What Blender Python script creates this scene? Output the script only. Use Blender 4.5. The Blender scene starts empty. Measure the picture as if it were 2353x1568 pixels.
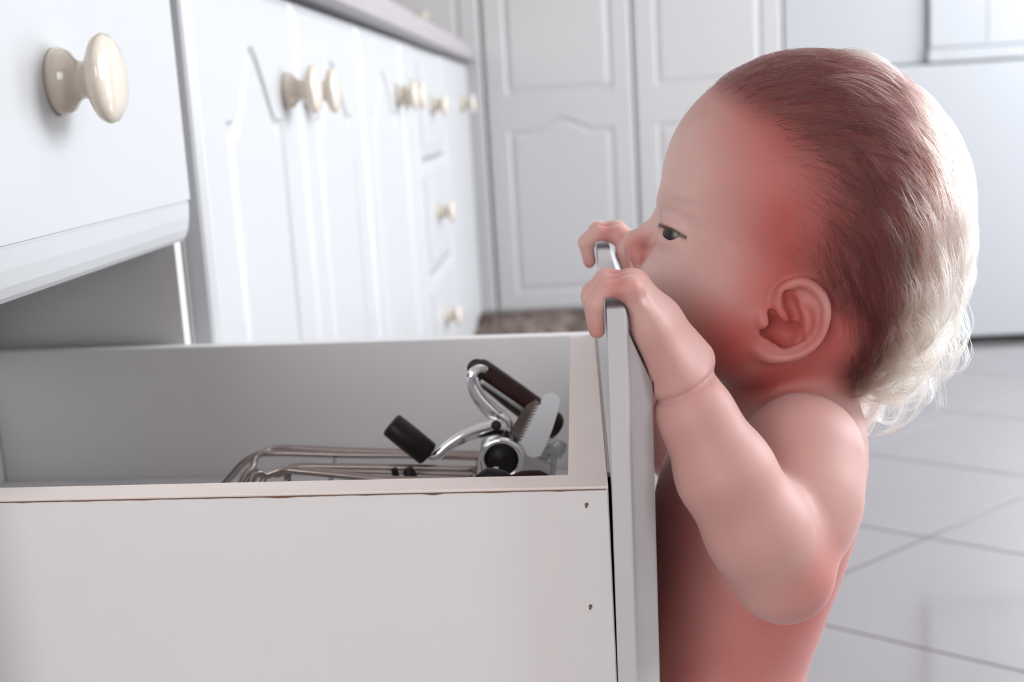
import bpy, bmesh, math, random
import numpy as np
from mathutils import Vector, Matrix

random.seed(7)
rng = np.random.default_rng(11)
S = bpy.context.scene
COL = S.collection
PI = math.pi

# ------------------------------------------------------------------ camera
ZC = 0.745                      # height of the phone above the floor
F = 2900.0                      # focal length, 2353 x 1568 frame
CAM = np.array([0.0, 0.0, ZC])
MROT = np.array([[0.99710523, 0.04862226, -0.05845541],
                 [0.04854364, 0.18463135, 0.98160826],
                 [-0.05852071, 0.98160437, -0.18173658]])   # rows: right, up, forward
cd = bpy.data.cameras.new('camera')
cam = bpy.data.objects.new('camera', cd)
COL.objects.link(cam)
r_, u_, f_ = MROT
cam.matrix_world = Matrix(((r_[0], u_[0], -f_[0], CAM[0]), (r_[1], u_[1], -f_[1], CAM[1]),
                           (r_[2], u_[2], -f_[2], CAM[2]), (0, 0, 0, 1)))
cd.sensor_width = 36.0
cd.lens = F / 2353.0 * 36.0
cd.clip_start = 0.02
cd.dof.use_dof = True
cd.dof.focus_distance = 0.62
cd.dof.aperture_fstop = 9.0
S.camera = cam

# ------------------------------------------------------------------ light
S.view_settings.view_transform = 'Standard'
S.view_settings.look = 'None'
S.view_settings.gamma = 1.0
S.view_settings.use_curve_mapping = False
S.view_settings.exposure = 0.0
w = bpy.data.worlds.new('overcast_sky')
S.world = w
w.use_nodes = True
bg = w.node_tree.nodes['Background']
bg.inputs[0].default_value = (0.86, 0.93, 1.0, 1)
bg.inputs[1].default_value = 2.0


def area(name, loc, target, sx, sy, power, color):
    ld = bpy.data.lights.new(name, 'AREA')
    ld.shape = 'RECTANGLE'
    ld.size, ld.size_y = sx, sy
    ld.energy = power
    ld.color = color
    o = bpy.data.objects.new(name, ld)
    COL.objects.link(o)
    o.location = loc
    d = Vector(target) - Vector(loc)
    o.rotation_euler = d.to_track_quat('-Z', 'Y').to_euler()
    return o


# daylight: right-hand window and glazed balcony door; added fill: small right window, rear-left window
WINS = [(0.70, 2.00, 0.85, 2.15), (2.35, 3.55, 0.10, 2.15), (-1.05, -0.25, 0.95, 2.0)]  # last one: small window added to brighten the drawer front's bevel
for (y0, y1, z0, z1), pw in zip(WINS, (68, 54, 14)):
    area('window_daylight', (2.17, (y0 + y1) / 2, (z0 + z1) / 2), (0, (y0 + y1) / 2 - 0.3, (z0 + z1) / 2 - 0.3), y1 - y0, z1 - z0, pw, (0.90, 0.955, 1.0))
FILL_WIN = (-1.75, -0.35, 0.45, 1.85)  # window added behind the camera for fill
area('rear_fill_window_light', (-1.05, -1.97, 1.15), (0.0, 0.5, 0.7), 1.4, 1.4, 29, (1.0, 0.95, 0.94))


def at(px, py, Y):
    d = MROT.T @ np.array([(px - 1176.5) / F, (784 - py) / F, 1.0])
    return CAM + d * (Y / d[1])


# ------------------------------------------------------------------ helpers
def mat(name, color, rough=0.5, metal=0.0, noise=0.0, nscale=20.0, bump=0.0, bscale=200.0, spec=None, coat=0.0, col2=None):
    m = bpy.data.materials.new(name)
    m.use_nodes = True
    nt = m.node_tree
    b = nt.nodes['Principled BSDF']
    b.inputs['Roughness'].default_value = rough
    b.inputs['Metallic'].default_value = metal
    if spec is not None:
        b.inputs['Specular IOR Level'].default_value = spec
    if coat:
        b.inputs['Coat Weight'].default_value = coat
        b.inputs['Coat Roughness'].default_value = 0.12
    c = (*color, 1)
    b.inputs['Base Color'].default_value = c
    tc = nt.nodes.new('ShaderNodeTexCoord')
    if noise or col2:
        n = nt.nodes.new('ShaderNodeTexNoise')
        n.inputs['Scale'].default_value = nscale
        n.inputs['Detail'].default_value = 5
        nt.links.new(tc.outputs['Object'], n.inputs['Vector'])
        mx = nt.nodes.new('ShaderNodeMixRGB')
        mx.inputs[1].default_value = c
        c2 = col2 if col2 else tuple(x * (1 - noise) for x in color)
        mx.inputs[2].default_value = (*c2, 1)
        if col2:
            rp = nt.nodes.new('ShaderNodeValToRGB')
            rp.color_ramp.elements[0].position = 0.38
            rp.color_ramp.elements[1].position = 0.62
            nt.links.new(n.outputs['Fac'], rp.inputs[0])
            nt.links.new(rp.outputs[0], mx.inputs[0])
        else:
            nt.links.new(n.outputs['Fac'], mx.inputs[0])
        nt.links.new(mx.outputs[0], b.inputs['Base Color'])
    if bump:
        n2 = nt.nodes.new('ShaderNodeTexNoise')
        n2.inputs['Scale'].default_value = bscale
        nt.links.new(tc.outputs['Object'], n2.inputs['Vector'])
        bp = nt.nodes.new('ShaderNodeBump')
        bp.inputs['Strength'].default_value = bump
        bp.inputs['Distance'].default_value = 0.001
        nt.links.new(n2.outputs['Fac'], bp.inputs['Height'])
        nt.links.new(bp.outputs[0], b.inputs['Normal'])
    return m


M = {}
M['door'] = mat('white_satin_door', (0.56, 0.56, 0.57), 0.32, noise=0.03, nscale=6, bump=0.05, bscale=40)
M['tall'] = mat('white_tall_door', (0.53, 0.515, 0.515), 0.36, noise=0.03, nscale=6, bump=0.05, bscale=40)
M['carcass'] = mat('white_melamine', (0.74, 0.72, 0.72), 0.45, noise=0.05, nscale=90, bump=0.06, bscale=300)
M['drawer'] = mat('white_drawer_board', (0.76, 0.74, 0.74), 0.42, noise=0.04, nscale=30, bump=0.05, bscale=120)
M['edge'] = mat('cream_edge_band', (0.92, 0.82, 0.77), 0.5, noise=0.06, nscale=40)
M['glue'] = mat('brown_board_edge', (0.22, 0.12, 0.07), 0.8, noise=0.4, nscale=60)
M['knob'] = mat('cream_ceramic_knob', (0.74, 0.65, 0.55), 0.16, noise=0.05, nscale=30, coat=0.5)
M['worktop'] = mat('pinkish_grey_worktop', (0.42, 0.385, 0.395), 0.4, col2=(0.34, 0.31, 0.32), nscale=120)
M['plinth'] = mat('brown_marbled_plinth', (0.17, 0.125, 0.11), 0.45, col2=(0.36, 0.29, 0.26), nscale=32)
M['tile'] = mat('glazed_floor_tile', (0.265, 0.235, 0.235), 0.08, spec=1.0, coat=1.0, noise=0.08, nscale=9, bump=0.03, bscale=15)
M['grout'] = mat('brown_grout', (0.13, 0.075, 0.055), 0.9, noise=0.3, nscale=60)
M['wall'] = mat('painted_wall', (0.60, 0.53, 0.50), 0.85, noise=0.03, nscale=4, bump=0.1, bscale=90)
M['ceil'] = mat('ceiling_paint', (0.66, 0.64, 0.63), 0.9, noise=0.02, nscale=4)
M['fridge'] = mat('white_enamel', (0.48, 0.49, 0.515), 0.22, noise=0.015, nscale=5, bump=0.03, bscale=400)
M['grip'] = mat('grey_grip', (0.48, 0.48, 0.50), 0.5, noise=0.1, nscale=30)
M['gasket'] = mat('dark_trim_and_gap_shade', (0.03, 0.028, 0.03), 0.7, noise=0.2, nscale=40)
M['chrome'] = mat('chrome', (0.82, 0.82, 0.84), 0.09, 1.0, noise=0.04, nscale=30)
M['steel'] = mat('brushed_steel', (0.62, 0.62, 0.63), 0.33, 1.0, noise=0.15, nscale=60)
M['wire'] = mat('tarnished_wire', (0.36, 0.30, 0.28), 0.24, 1.0, noise=0.3, nscale=50)
M['blackgrip'] = mat('dark_brown_plastic', (0.010, 0.006, 0.007), 0.42, spec=0.25, noise=0.3, nscale=40)
M['browngrip'] = mat('brown_wood_handle', (0.035, 0.010, 0.008), 0.42, spec=0.3, noise=0.4, nscale=50)
M['plate'] = mat('zinc_plate', (0.70, 0.71, 0.73), 0.45, 0.2, noise=0.12, nscale=60)
M['nappy'] = mat('white_nappy', (0.82, 0.82, 0.83), 0.9, noise=0.04, nscale=60, bump=0.2, bscale=200)
M['glass'] = None


def mesh_obj(name, verts, faces, m, parent=None, smooth=False, label=None, kind=None, origin=None):
    """verts in world coordinates; stored relative to the parent's (or own) origin"""
    o0 = np.array(origin if origin is not None else (parent['_o'] if parent is not None else (0, 0, 0)), float)
    v = np.asarray(verts, float) - o0
    me = bpy.data.meshes.new(name)
    me.from_pydata(v.tolist(), [], [list(map(int, f)) for f in faces])
    me.materials.append(m)
    if smooth:
        me.polygons.foreach_set('use_smooth', [True] * len(me.polygons))
    me.update()
    o = bpy.data.objects.new(name, me)
    COL.objects.link(o)
    o['_o'] = list(o0)
    if parent is not None:
        o.parent = parent
        d = o0 - np.array(parent['_o'])
        o.location = d.tolist()
    else:
        o.location = o0.tolist()
    if label:
        o['label'] = label
    if kind:
        o['kind'] = kind
    return o


def bm_obj(name, bm, m, parent=None, smooth=False, **k):
    bmesh.ops.recalc_face_normals(bm, faces=bm.faces)
    bm.verts.index_update()
    v = [tuple(x.co) for x in bm.verts]
    f = [[y.index for y in x.verts] for x in bm.faces]
    bm.free()
    return mesh_obj(name, v, f, m, parent, smooth, **k)


def thing(name, label, cat, loc, group=None):
    o = bpy.data.objects.new(name, None)
    COL.objects.link(o)
    o.location = tuple(loc)
    o['_o'] = list(map(float, loc))
    o['label'] = label
    o['category'] = cat
    o.empty_display_size = 0.03
    if group:
        o['group'] = group
    return o


def box(bm, lo, hi, bev=0.0):
    lo = np.minimum(lo, hi), np.maximum(lo, hi)
    (a, b) = lo
    r = bmesh.ops.create_cube(bm, size=1.0)
    for v in r['verts']:
        v.co = Vector(((a[i] + b[i]) / 2 + v.co[i] * (b[i] - a[i]) for i in range(3)))
    if bev:
        es = list({e for v in r['verts'] for e in v.link_edges})
        bmesh.ops.bevel(bm, geom=es, offset=bev, segments=2, affect='EDGES', profile=0.5)


def box_obj(name, lo, hi, m, parent=None, bev=0.001, **k):
    bm = bmesh.new()
    box(bm, lo, hi, bev)
    return bm_obj(name, bm, m, parent, **k)


def hexa(name, pts8, m, parent, bev=0.0006):
    """board from 8 corners: bottom loop 4, top loop 4"""
    bm = bmesh.new()
    vs = [bm.verts.new(tuple(p)) for p in pts8]
    for f in ((3, 2, 1, 0), (4, 5, 6, 7), (0, 1, 5, 4), (1, 2, 6, 5), (2, 3, 7, 6), (3, 0, 4, 7)):
        bm.faces.new([vs[i] for i in f])
    if bev:
        bmesh.ops.bevel(bm, geom=list(bm.edges), offset=bev, segments=1, affect='EDGES')
    return bm_obj(name, bm, m, parent)


def tube(bm, pts, rad, sides=10, flat=None, cap=True, smooth_n=0):
    """swept tube; rad scalar or per point; flat=(axis, factor) squashes the section along a world axis"""
    pts = [np.array(p, float) for p in pts]
    rr = [rad] * len(pts) if np.isscalar(rad) else list(rad)
    if smooth_n:
        P = np.array(pts)
        R = np.array(rr)
        n = len(P)
        t = np.linspace(0, n - 1, (n - 1) * smooth_n + 1)
        out, ro = [], []
        for x in t:
            i = min(int(x), n - 2)
            s = x - i
            p0, p1, p2, p3 = P[max(i - 1, 0)], P[i], P[i + 1], P[min(i + 2, n - 1)]
            out.append(0.5 * ((2 * p1) + (-p0 + p2) * s + (2 * p0 - 5 * p1 + 4 * p2 - p3) * s * s + (-p0 + 3 * p1 - 3 * p2 + p3) * s ** 3))
            ro.append(R[i] * (1 - s) + R[i + 1] * s)
        pts, rr = out, ro
    rings = []
    up = np.array([0.13, 0.97, 0.2])
    for i, p in enumerate(pts):
        t = pts[min(i + 1, len(pts) - 1)] - pts[max(i - 1, 0)]
        t = t / (np.linalg.norm(t) + 1e-12)
        a = np.cross(up, t)
        a /= np.linalg.norm(a) + 1e-12
        b = np.cross(t, a)
        ring = []
        for k in range(sides):
            an = 2 * PI * k / sides
            off = (math.cos(an) * a + math.sin(an) * b) * rr[i]
            if flat:
                ax = np.array(flat[0], float)
                off = off - ax * (off @ ax) * (1 - flat[1])
            ring.append(bm.verts.new(tuple(p + off)))
        rings.append(ring)
    for A, B in zip(rings, rings[1:]):
        for k in range(sides):
            bm.faces.new((A[k], A[(k + 1) % sides], B[(k + 1) % sides], B[k]))
    if cap:
        bm.faces.new(rings[0][::-1])
        bm.faces.new(rings[-1])


def tube_obj(name, pts, rad, m, parent=None, **k):
    bm = bmesh.new()
    kk = {x: k.pop(x) for x in list(k) if x in ('sides', 'flat', 'cap', 'smooth_n')}
    tube(bm, pts, rad, **kk)
    return bm_obj(name, bm, m, parent, smooth=True, **k)


def front(name, mp, u0, u1, v0, v1, m, parent, prof, panel=None, arch=0.0, groove=0.005, aspan=(0.14, 0.86), uf=1.0):
    """moulded door or drawer front. mp(u, v, t) -> world, t = thickness outward. prof: (inset, thickness) steps.
    panel: (stile, bottom margin, top margin, arch rise) or a list of (a0, a1, b0, b1, arch rise) raised panels"""
    bm = bmesh.new()

    def rect(d, t):
        return [bm.verts.new(mp(*q, t)) for q in ((u0 + d * uf, v0 + d), (u1 - d * uf, v0 + d), (u1 - d * uf, v1 - d), (u0 + d * uf, v1 - d))]
    back = rect(0.0, 0.0)
    bm.faces.new(back[::-1])
    cur = back
    for d, t in prof:
        nx = rect(d, t)
        for k in range(4):
            bm.faces.new((cur[k], cur[(k + 1) % 4], nx[(k + 1) % 4], nx[k]))
        cur = nx
    T = prof[-1][1]
    if not panel:
        bm.faces.new(cur)
    else:
        pans = panel if isinstance(panel, list) else [(u0 + panel[0], u1 - panel[0], v0 + panel[1], v1 - panel[2], arch)]
        es = []
        rims = [cur]
        for a0, a1, b0, b1, ar in pans:
            def outline(d):
                p = [(a0 + d, b0 + d), (a1 - d, b0 + d)]
                n = 26
                for i in range(n + 1):
                    s = i / n
                    u = (a1 - d) * (1 - s) + (a0 + d) * s
                    fr = (u - a0) / (a1 - a0)
                    x = (fr - aspan[0]) / (aspan[1] - aspan[0])
                    h = 0.0
                    if ar and 0 < x < 1:
                        c = 1 - abs(2 * x - 1)
                        h = ar * (c * c * (3 - 2 * c)) ** 0.8
                    p.append((u, b1 - ar + h - d))
                return p
            loops = []
            for d, t in ((0, T), (groove * 0.6, T - groove * 0.55), (groove, T - groove * 0.6), (groove * 2.6, T - 0.0006)):
                loops.append([bm.verts.new(mp(*q, t)) for q in outline(d)])
            for A, B in zip(loops, loops[1:]):
                n = len(A)
                for k in range(n):
                    bm.faces.new((A[k], A[(k + 1) % n], B[(k + 1) % n], B[k]))
            bm.faces.new(loops[-1])
            rims.append(loops[0])
        for L in rims:
            n = len(L)
            for k in range(n):
                e = bm.edges.get((L[k], L[(k + 1) % n])) or bm.edges.new((L[k], L[(k + 1) % n]))
                es.append(e)
        bmesh.ops.triangle_fill(bm, edges=es, use_beauty=True)
    return bm_obj(name, bm, m, parent)


# turned knob, profile (distance from the front it sits on, radius)
KPROF = [(0.0, 0.0192), (0.004, 0.0196), (0.0085, 0.0175), (0.012, 0.0128), (0.016, 0.0107), (0.020, 0.0110), (0.0235, 0.0150), (0.026, 0.0208),
         (0.0285, 0.0245), (0.0315, 0.0258), (0.0345, 0.0250), (0.0372, 0.0215), (0.0388, 0.0150), (0.0396, 0.0075), (0.0398, 0.0)]
_kn = {}


def knob(parent, pos, axis, scale=1.0):
    key = tuple(axis)
    if key not in _kn:
        ax = Vector(axis)
        q = Vector((1, 0, 0)).rotation_difference(ax)
        n = 36
        v, f = [], []
        for (h, r) in KPROF:
            h *= 0.93
            for k in range(n):
                a = 2 * PI * k / n
                v.append(q @ Vector((h, r * math.cos(a), r * math.sin(a))))
        for i in range(len(KPROF) - 1):
            for k in range(n):
                f.append((i * n + k, i * n + (k + 1) % n, (i + 1) * n + (k + 1) % n, (i + 1) * n + k))
        f.append(tuple(range(n))[::-1])
        me = bpy.data.meshes.new('knob')
        me.from_pydata([tuple(x) for x in v], [], f)
        me.materials.append(M['knob'])
        me.polygons.foreach_set('use_smooth', [True] * len(me.polygons))
        me.update()
        _kn[key] = me
    o = bpy.data.objects.new('knob', _kn[key])
    COL.objects.link(o)
    o.parent = parent
    o.location = tuple(np.array(pos) - np.array(parent['_o']))
    o.scale = (scale,) * 3
    o['_o'] = list(map(float, pos))
    o['label'] = 'cream round turned knob'
    return o


# ------------------------------------------------------------------ room shell
RX0, RX1, RY0, RY1, RZ = -2.2, 2.2, -2.0, 4.32, 2.45


def struct(o):
    o['kind'] = 'structure'
    return o


floor = struct(box_obj('floor', (RX0, RY0, -0.08), (RX1, RY1, -0.003), M['grout'], bev=0))
floor['label'] = 'pale glazed tile floor laid diagonally with thin brown grout lines'


def clip(poly, lo, hi):
    for ax, val, sgn in ((0, lo[0], 1), (0, hi[0], -1), (1, lo[1], 1), (1, hi[1], -1)):
        out = []
        for i in range(len(poly)):
            p, q = poly[i], poly[(i + 1) % len(poly)]
            dp, dq = (p[ax] - val) * sgn, (q[ax] - val) * sgn
            if dp >= 0:
                out.append(p)
            if dp * dq < 0:
                s = dp / (dp - dq)
                out.append((p[0] + (q[0] - p[0]) * s, p[1] + (q[1] - p[1]) * s))
        poly = out
        if len(poly) < 3:
            return []
    return poly


def area2(p):
    return abs(sum(p[i][0] * p[(i + 1) % len(p)][1] - p[(i + 1) % len(p)][0] * p[i][1] for i in range(len(p)))) / 2


n1 = np.array([math.sin(math.radians(37.2)), math.cos(math.radians(37.2))])
n2 = np.array([-math.sin(math.radians(41.2)), math.cos(math.radians(41.2))])
o1, s1, o2, s2, gr = 1.546, 0.412, 1.171, 0.402, 0.0022
A2 = np.linalg.inv(np.array([n1, n2]))
for i in range(-14, 12):
    for j in range(-14, 14):
        c = []
        for du, dv in ((gr, gr), (s1 - gr, gr), (s1 - gr, s2 - gr), (gr, s2 - gr)):
            c.append(tuple(A2 @ np.array([o1 + i * s1 + du, o2 + j * s2 + dv])))
        p = clip(c, (RX0 + 0.002, RY0 + 0.002), (RX1 - 0.002, RY1 - 0.002))
        hid = p and all((-0.88 < x < -0.37 and 0.52 < y < 3.6) or (-0.68 < x < 1.36 and y > 3.74) for x, y in p)
        if len(p) < 3 or area2(p) < 0.002 or hid:
            continue
        bm = bmesh.new()
        cen = np.mean(p, axis=0)
        lo = [bm.verts.new((x, y, -0.004)) for x, y in p]
        mid = [bm.verts.new((x, y, -0.0004)) for x, y in p]
        hi = [bm.verts.new((cen[0] + (x - cen[0]) * 0.9985, cen[1] + (y - cen[1]) * 0.9985, 0.0)) for x, y in p]
        n = len(p)
        for A, B in ((lo, mid), (mid, hi)):
            for k in range(n):
                bm.faces.new((A[k], A[(k + 1) % n], B[(k + 1) % n], B[k]))
        bm.faces.new(hi)
        bm_obj('tile', bm, M['tile'], floor)

struct(box_obj('ceiling', (RX0, RY0, RZ), (RX1, RY1, RZ + 0.05), M['ceil'], bev=0))
struct(box_obj('wall_left', (RX0 - 0.1, RY0, -0.003), (RX0, RY1, RZ), M['wall'], bev=0))
struct(box_obj('wall_far', (RX0, RY1, -0.003), (RX1, RY1 + 0.1, RZ), M['wall'], bev=0))
bm = bmesh.new()
x0, x1, z0, z1 = FILL_WIN
for lo, hi in (((RX0, RY0 - 0.1, -0.003), (x0, RY0, RZ)), ((x1, RY0 - 0.1, -0.003), (RX1, RY0, RZ)), ((x0, RY0 - 0.1, -0.003), (x1, RY0, z0)), ((x0, RY0 - 0.1, z1), (x1, RY0, RZ))):
    box(bm, lo, hi)
struct(bm_obj('wall_rear', bm, M['wall']))
bm = bmesh.new()
ya = RY0
for y0, y1, WZ0, WZ1 in sorted(WINS):
    box(bm, (RX1, ya, -0.003), (RX1 + 0.1, y0, RZ))
    box(bm, (RX1, y0, -0.003), (RX1 + 0.1, y1, WZ0))
    box(bm, (RX1, y0, WZ1), (RX1 + 0.1, y1, RZ))
    ya = y1
box(bm, (RX1, ya, -0.003), (RX1 + 0.1, RY1, RZ))
struct(bm_obj('wall_right', bm, M['wall']))

gm = bpy.data.materials.new('window_glass')
gm.use_nodes = True
nt = gm.node_tree
for n in list(nt.nodes):
    nt.nodes.remove(n)
out = nt.nodes.new('ShaderNodeOutputMaterial')
mx = nt.nodes.new('ShaderNodeMixShader')
tr = nt.nodes.new('ShaderNodeBsdfTransparent')
gl = nt.nodes.new('ShaderNodeBsdfGlossy')
gl.inputs['Roughness'].default_value = 0.02
mx.inputs[0].default_value = 0.06
nt.links.new(tr.outputs[0], mx.inputs[1])
nt.links.new(gl.outputs[0], mx.inputs[2])
nt.links.new(mx.outputs[0], out.inputs[0])


def window(name, mp, a0, a1, b0, b1, nb):
    bm = bmesh.new()
    t = 0.05

    def bx(p, q):
        box(bm, mp(*p), mp(*q))
    bx((a0, b0, 0), (a1, b0 + t, 0.07))
    bx((a0, b1 - t, 0), (a1, b1, 0.07))
    bx((a0, b0 + t, 0), (a0 + t, b1 - t, 0.07))
    bx((a1 - t, b0 + t, 0), (a1, b1 - t, 0.07))
    w_ = struct(bm_obj(name, bm, M['door']))
    for k in range(1, nb):
        a = a0 + (a1 - a0) * k / nb
        box_obj('window_mullion', mp(a - 0.02, b0 + t, 0.015), mp(a + 0.02, b1 - t, 0.055), M['door'], w_)
    box_obj('pane', mp(a0 + t, b0 + t, 0.056), mp(a1 - t, b1 - t, 0.06), gm, w_, bev=0)
    return w_


for k, (y0, y1, WZ0, WZ1) in enumerate(WINS):
    window('window_%d' % (k + 1), lambda a, b, c: np.array((RX1 + 0.015 + c, a, b)), y0, y1, WZ0, WZ1, 2)  # third is the added small one
window('window_4', lambda a, b, c: np.array((a, RY0 - 0.015 - c, b)), *FILL_WIN, 2)

# ------------------------------------------------------------------ base cabinets along the left
X0 = -0.297                     # outer face of the doors
XB = X0 - 0.021                 # their back plane = front edge of the carcasses
XW = -0.90
ZB, ZT = ZC - 0.585, ZC + 0.127  # doors from ZB to ZT


def mpx(u, v, t):               # run fronts: u along y, v up, t towards +x
    return (XB + t, u, v)


DOORP = [(0.0, 0.014), (0.002, 0.0165), (0.009, 0.0202), (0.011, 0.021)]
DRAWP = [(0.0, 0.0115), (0.003, 0.0142), (0.009, 0.0168), (0.018, 0.0186), (0.0290, 0.0196), (0.0296, 0.0188), (0.0306, 0.0188), (0.0314, 0.021)]


def carcass(t, y0, y1, zt=0.878, open_front=False):
    bm = bmesh.new()
    p = 0.018
    box(bm, (XW, y0, 0.12), (XB, y0 + p, zt), 0.0006)
    box(bm, (XW, y1 - (0.0145 if open_front else p), 0.12), (XB, y1, zt), 0.0006)
    box(bm, (XW, y0 + p, 0.12), (XB, y1 - p, 0.138))
    box(bm, (XW, y0 + p, 0.138), (XW + 0.008, y1 - p, zt))
    box(bm, (XB - 0.08, y0 + p, zt - 0.018), (XB - 0.002, y1 - p, zt))
    bm_obj('carcass', bm, M['carcass'], t)
    box_obj('plinth', (XB - 0.06, y0, 0.0), (XB - 0.045, y1, 0.12), M['plinth'], t, bev=0)


# unit with the open drawer
U1A, U1B = 0.480, 0.987
c1 = thing('base_cabinet', 'white base cabinet nearest the camera whose second drawer is pulled out', 'cabinet', (XB, 0.74, 0), 'base cabinets along the left')
carcass(c1, U1A, U1B, open_front=True)
ZG1 = ZC - 0.086
d = front('drawer_front', mpx, 0.500, 0.958, ZG1, ZT, M['door'], c1, DRAWP, uf=0.05)
d['label'] = 'closed top drawer front with a cream knob'
knob(d, (X0, 0.729, ZC + 0.0300), (1, 0, 0))
d2 = front('drawer_front', mpx, 0.500, 0.958, ZB, ZC - 0.323, M['door'], c1, DRAWP, uf=0.05)
knob(d2, (X0, 0.729, ZC - 0.45), (1, 0, 0))

# two-door units
LAB = ['white base cabinet with two arched-panel doors, second from the camera',
       'white base cabinet with two arched-panel doors, between the first door pair and the drawer stack']
for n, (ya, yb, ym, k1, k2) in enumerate(((0.996, 1.785, 1.378, 1.318, 1.425), (1.788, 2.450, 2.214, 2.152, 2.262))):
    c = thing('base_cabinet', LAB[n], 'cabinet', (XB, (ya + yb) / 2, 0), 'base cabinets along the left')
    carcass(c, ya, yb)
    for a, b, k in ((ya + 0.0015, ym - 0.0015, k1), (ym + 0.0015, yb - 0.0015, k2)):
        st = min(0.08, (b - a) * 0.22)
        dd = front('door', mpx, a, b, ZB, ZT, M['door'], c, DOORP, panel=(st, 0.085, 0.056), arch=0.068, groove=0.008)
        knob(dd, (X0, k, ZC + 0.0305), (1, 0, 0), 0.98)
# drawer stack
c = thing('base_cabinet', 'white drawer unit with a stack of three knobbed drawers further along the run', 'cabinet', (XB, 2.67, 0), 'base cabinets along the left')
carcass(c, 2.452, 2.896)
for za, zb, zk in ((ZC - 0.092, ZT, 0.0135), (ZC - 0.3205, ZC - 0.0955, -0.207), (ZB, ZC - 0.324, -0.430)):
    dd = front('drawer', mpx, 2.4535, 2.8935, za, zb, M['door'], c, DRAWP, uf=0.05)
    knob(dd, (X0, 2.655, ZC + zk), (1, 0, 0), 0.95)
# last one in the corner
c = thing('base_cabinet', 'white corner base cabinet with one plain door at the far end of the run', 'cabinet', (XB, 3.25, 0), 'base cabinets along the left')
carcass(c, 2.899, 3.652)
dd = front('door', mpx, 2.9005, 3.6, ZB, ZT, M['door'], c, DOORP)
knob(dd, (X0, 3.36, ZC + 0.016), (1, 0, 0), 1.05)

wt = box_obj('worktop', (XW - 0.02, 0.46, 0.880), (-0.272, 3.655, 0.918), M['worktop'], None, bev=0.004, origin=(-0.6, 2.0, 0.880))
wt['label'] = 'long pinkish grey worktop running over the left base cabinets'
wt['category'] = 'worktop'

# ------------------------------------------------------------------ tall cupboards across the far end
YT = 3.66


def mpy(u, v, t):
    return (u, YT + 0.021 - t, v)


TP = [(0.0, 0.015), (0.003, 0.019), (0.008, 0.021)]
TL = ['white tall cupboard in the far corner, partly hidden by the worktop',
      'white tall cupboard with arched lower door, left of the toddler',
      'white tall cupboard directly behind the toddler, beside the refrigerator']
for n, (xa, xb) in enumerate(((-0.70, -0.2565), (-0.2535, 0.1685), (0.1715, 0.590))):
    t = thing('tall_cupboard', TL[n], 'cupboard', ((xa + xb) / 2, YT + 0.3, 0), 'tall cupboards on the far wall')
    box_obj('carcass', (xa, YT + 0.0212, 0.15), (xb, YT + 0.6, 2.2), M['carcass'], t)
    box_obj('plinth', (xa, YT + 0.035, 0.0), (xb, YT + 0.05, 0.15), M['plinth'], t, bev=0)
    da, db = xa + 0.0012, xb - 0.0012
    d2 = front('door', mpy, da, db, ZC - 0.587, 2.17, M['tall'], t, TP, groove=0.008, aspan=(0.2, 0.8),
               panel=[(da + 0.058, db - 0.058, ZC - 0.535, ZC - 0.034, 0.034), (da + 0.058, db - 0.055, ZC + 0.036, 2.12, 0.0)])
    if n == 0:
        kp = at(975, 38, YT)
        knob(d2, (kp[0], YT, kp[2]), (0, -1, 0), 0.5)

# refrigerator: two upper doors over one wide freezer drawer
FX0, FX1 = 0.594, 1.372
fr = thing('refrigerator', 'large white refrigerator with a wide freezer drawer behind the toddler on the right', 'refrigerator', (0.99, 3.95, 0))
box_obj('body', (FX0, 3.70, 0.02), (FX1, 4.25, 1.80), M['fridge'], fr, bev=0.004)
box_obj('gasket', (FX0 + 0.004, 3.69, 0.030), (FX1 - 0.004, 3.70, 1.79), M['fridge'], fr, bev=0)
box_obj('kickplate', (FX0 + 0.01, 3.715, 0.0), (FX1 - 0.01, 3.73, 0.03), M['gasket'], fr, bev=0)
ZD = ZC + 0.050
box_obj('freezer_drawer', (FX0, 3.645, 0.016), (FX1, 3.69, ZD), M['fridge'], fr, bev=0.007)
box_obj('left_door', (FX0, 3.662, ZD + 0.004), (0.9868, 3.69, 1.79), M['fridge'], fr, bev=0.004)
rd = box_obj('right_door', (0.990, 3.645, ZD + 0.043), (FX1, 3.69, 1.79), M['fridge'], fr, bev=0.004)
box_obj('door_trim', (1.149, 3.6435, ZD + 0.05), (1.152, 3.646, 1.75), M['grip'], rd, bev=0)
gb = box_obj('grip_rail', (0.986, 3.641, ZD + 0.004), (FX1, 3.69, ZD + 0.0415), M['fridge'], fr, bev=0.004)
box_obj('grip_recess', (1.035, 3.6395, ZD + 0.006), (1.235, 3.645, ZD + 0.0165), M['grip'], gb, bev=0.001)

# ------------------------------------------------------------------ the open drawer
XF = 0.0068                     # outer face of the box front
ZTOP = ZC - 0.1731
ZBOT = ZC - 0.290
XK = -0.47
TILT, RACK = 0.0068, 0.010       # the opened drawer sags at its front and is racked a little
dr = hexa('drawer', [(XK, 0.575 + RACK, ZBOT + 0.006 + TILT), (XF - 0.019, 0.575, ZBOT + 0.006), (XF - 0.019, 0.944, ZBOT + 0.006), (XK, 0.944 + RACK, ZBOT + 0.006 + TILT),
                     (XK, 0.575 + RACK, ZBOT + 0.012 + TILT), (XF - 0.019, 0.575, ZBOT + 0.012), (XF - 0.019, 0.944, ZBOT + 0.012), (XK, 0.944 + RACK, ZBOT + 0.012 + TILT)], M['carcass'], c1)
dr['label'] = 'drawer pulled fully open, its front gripped by the toddler'


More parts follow.
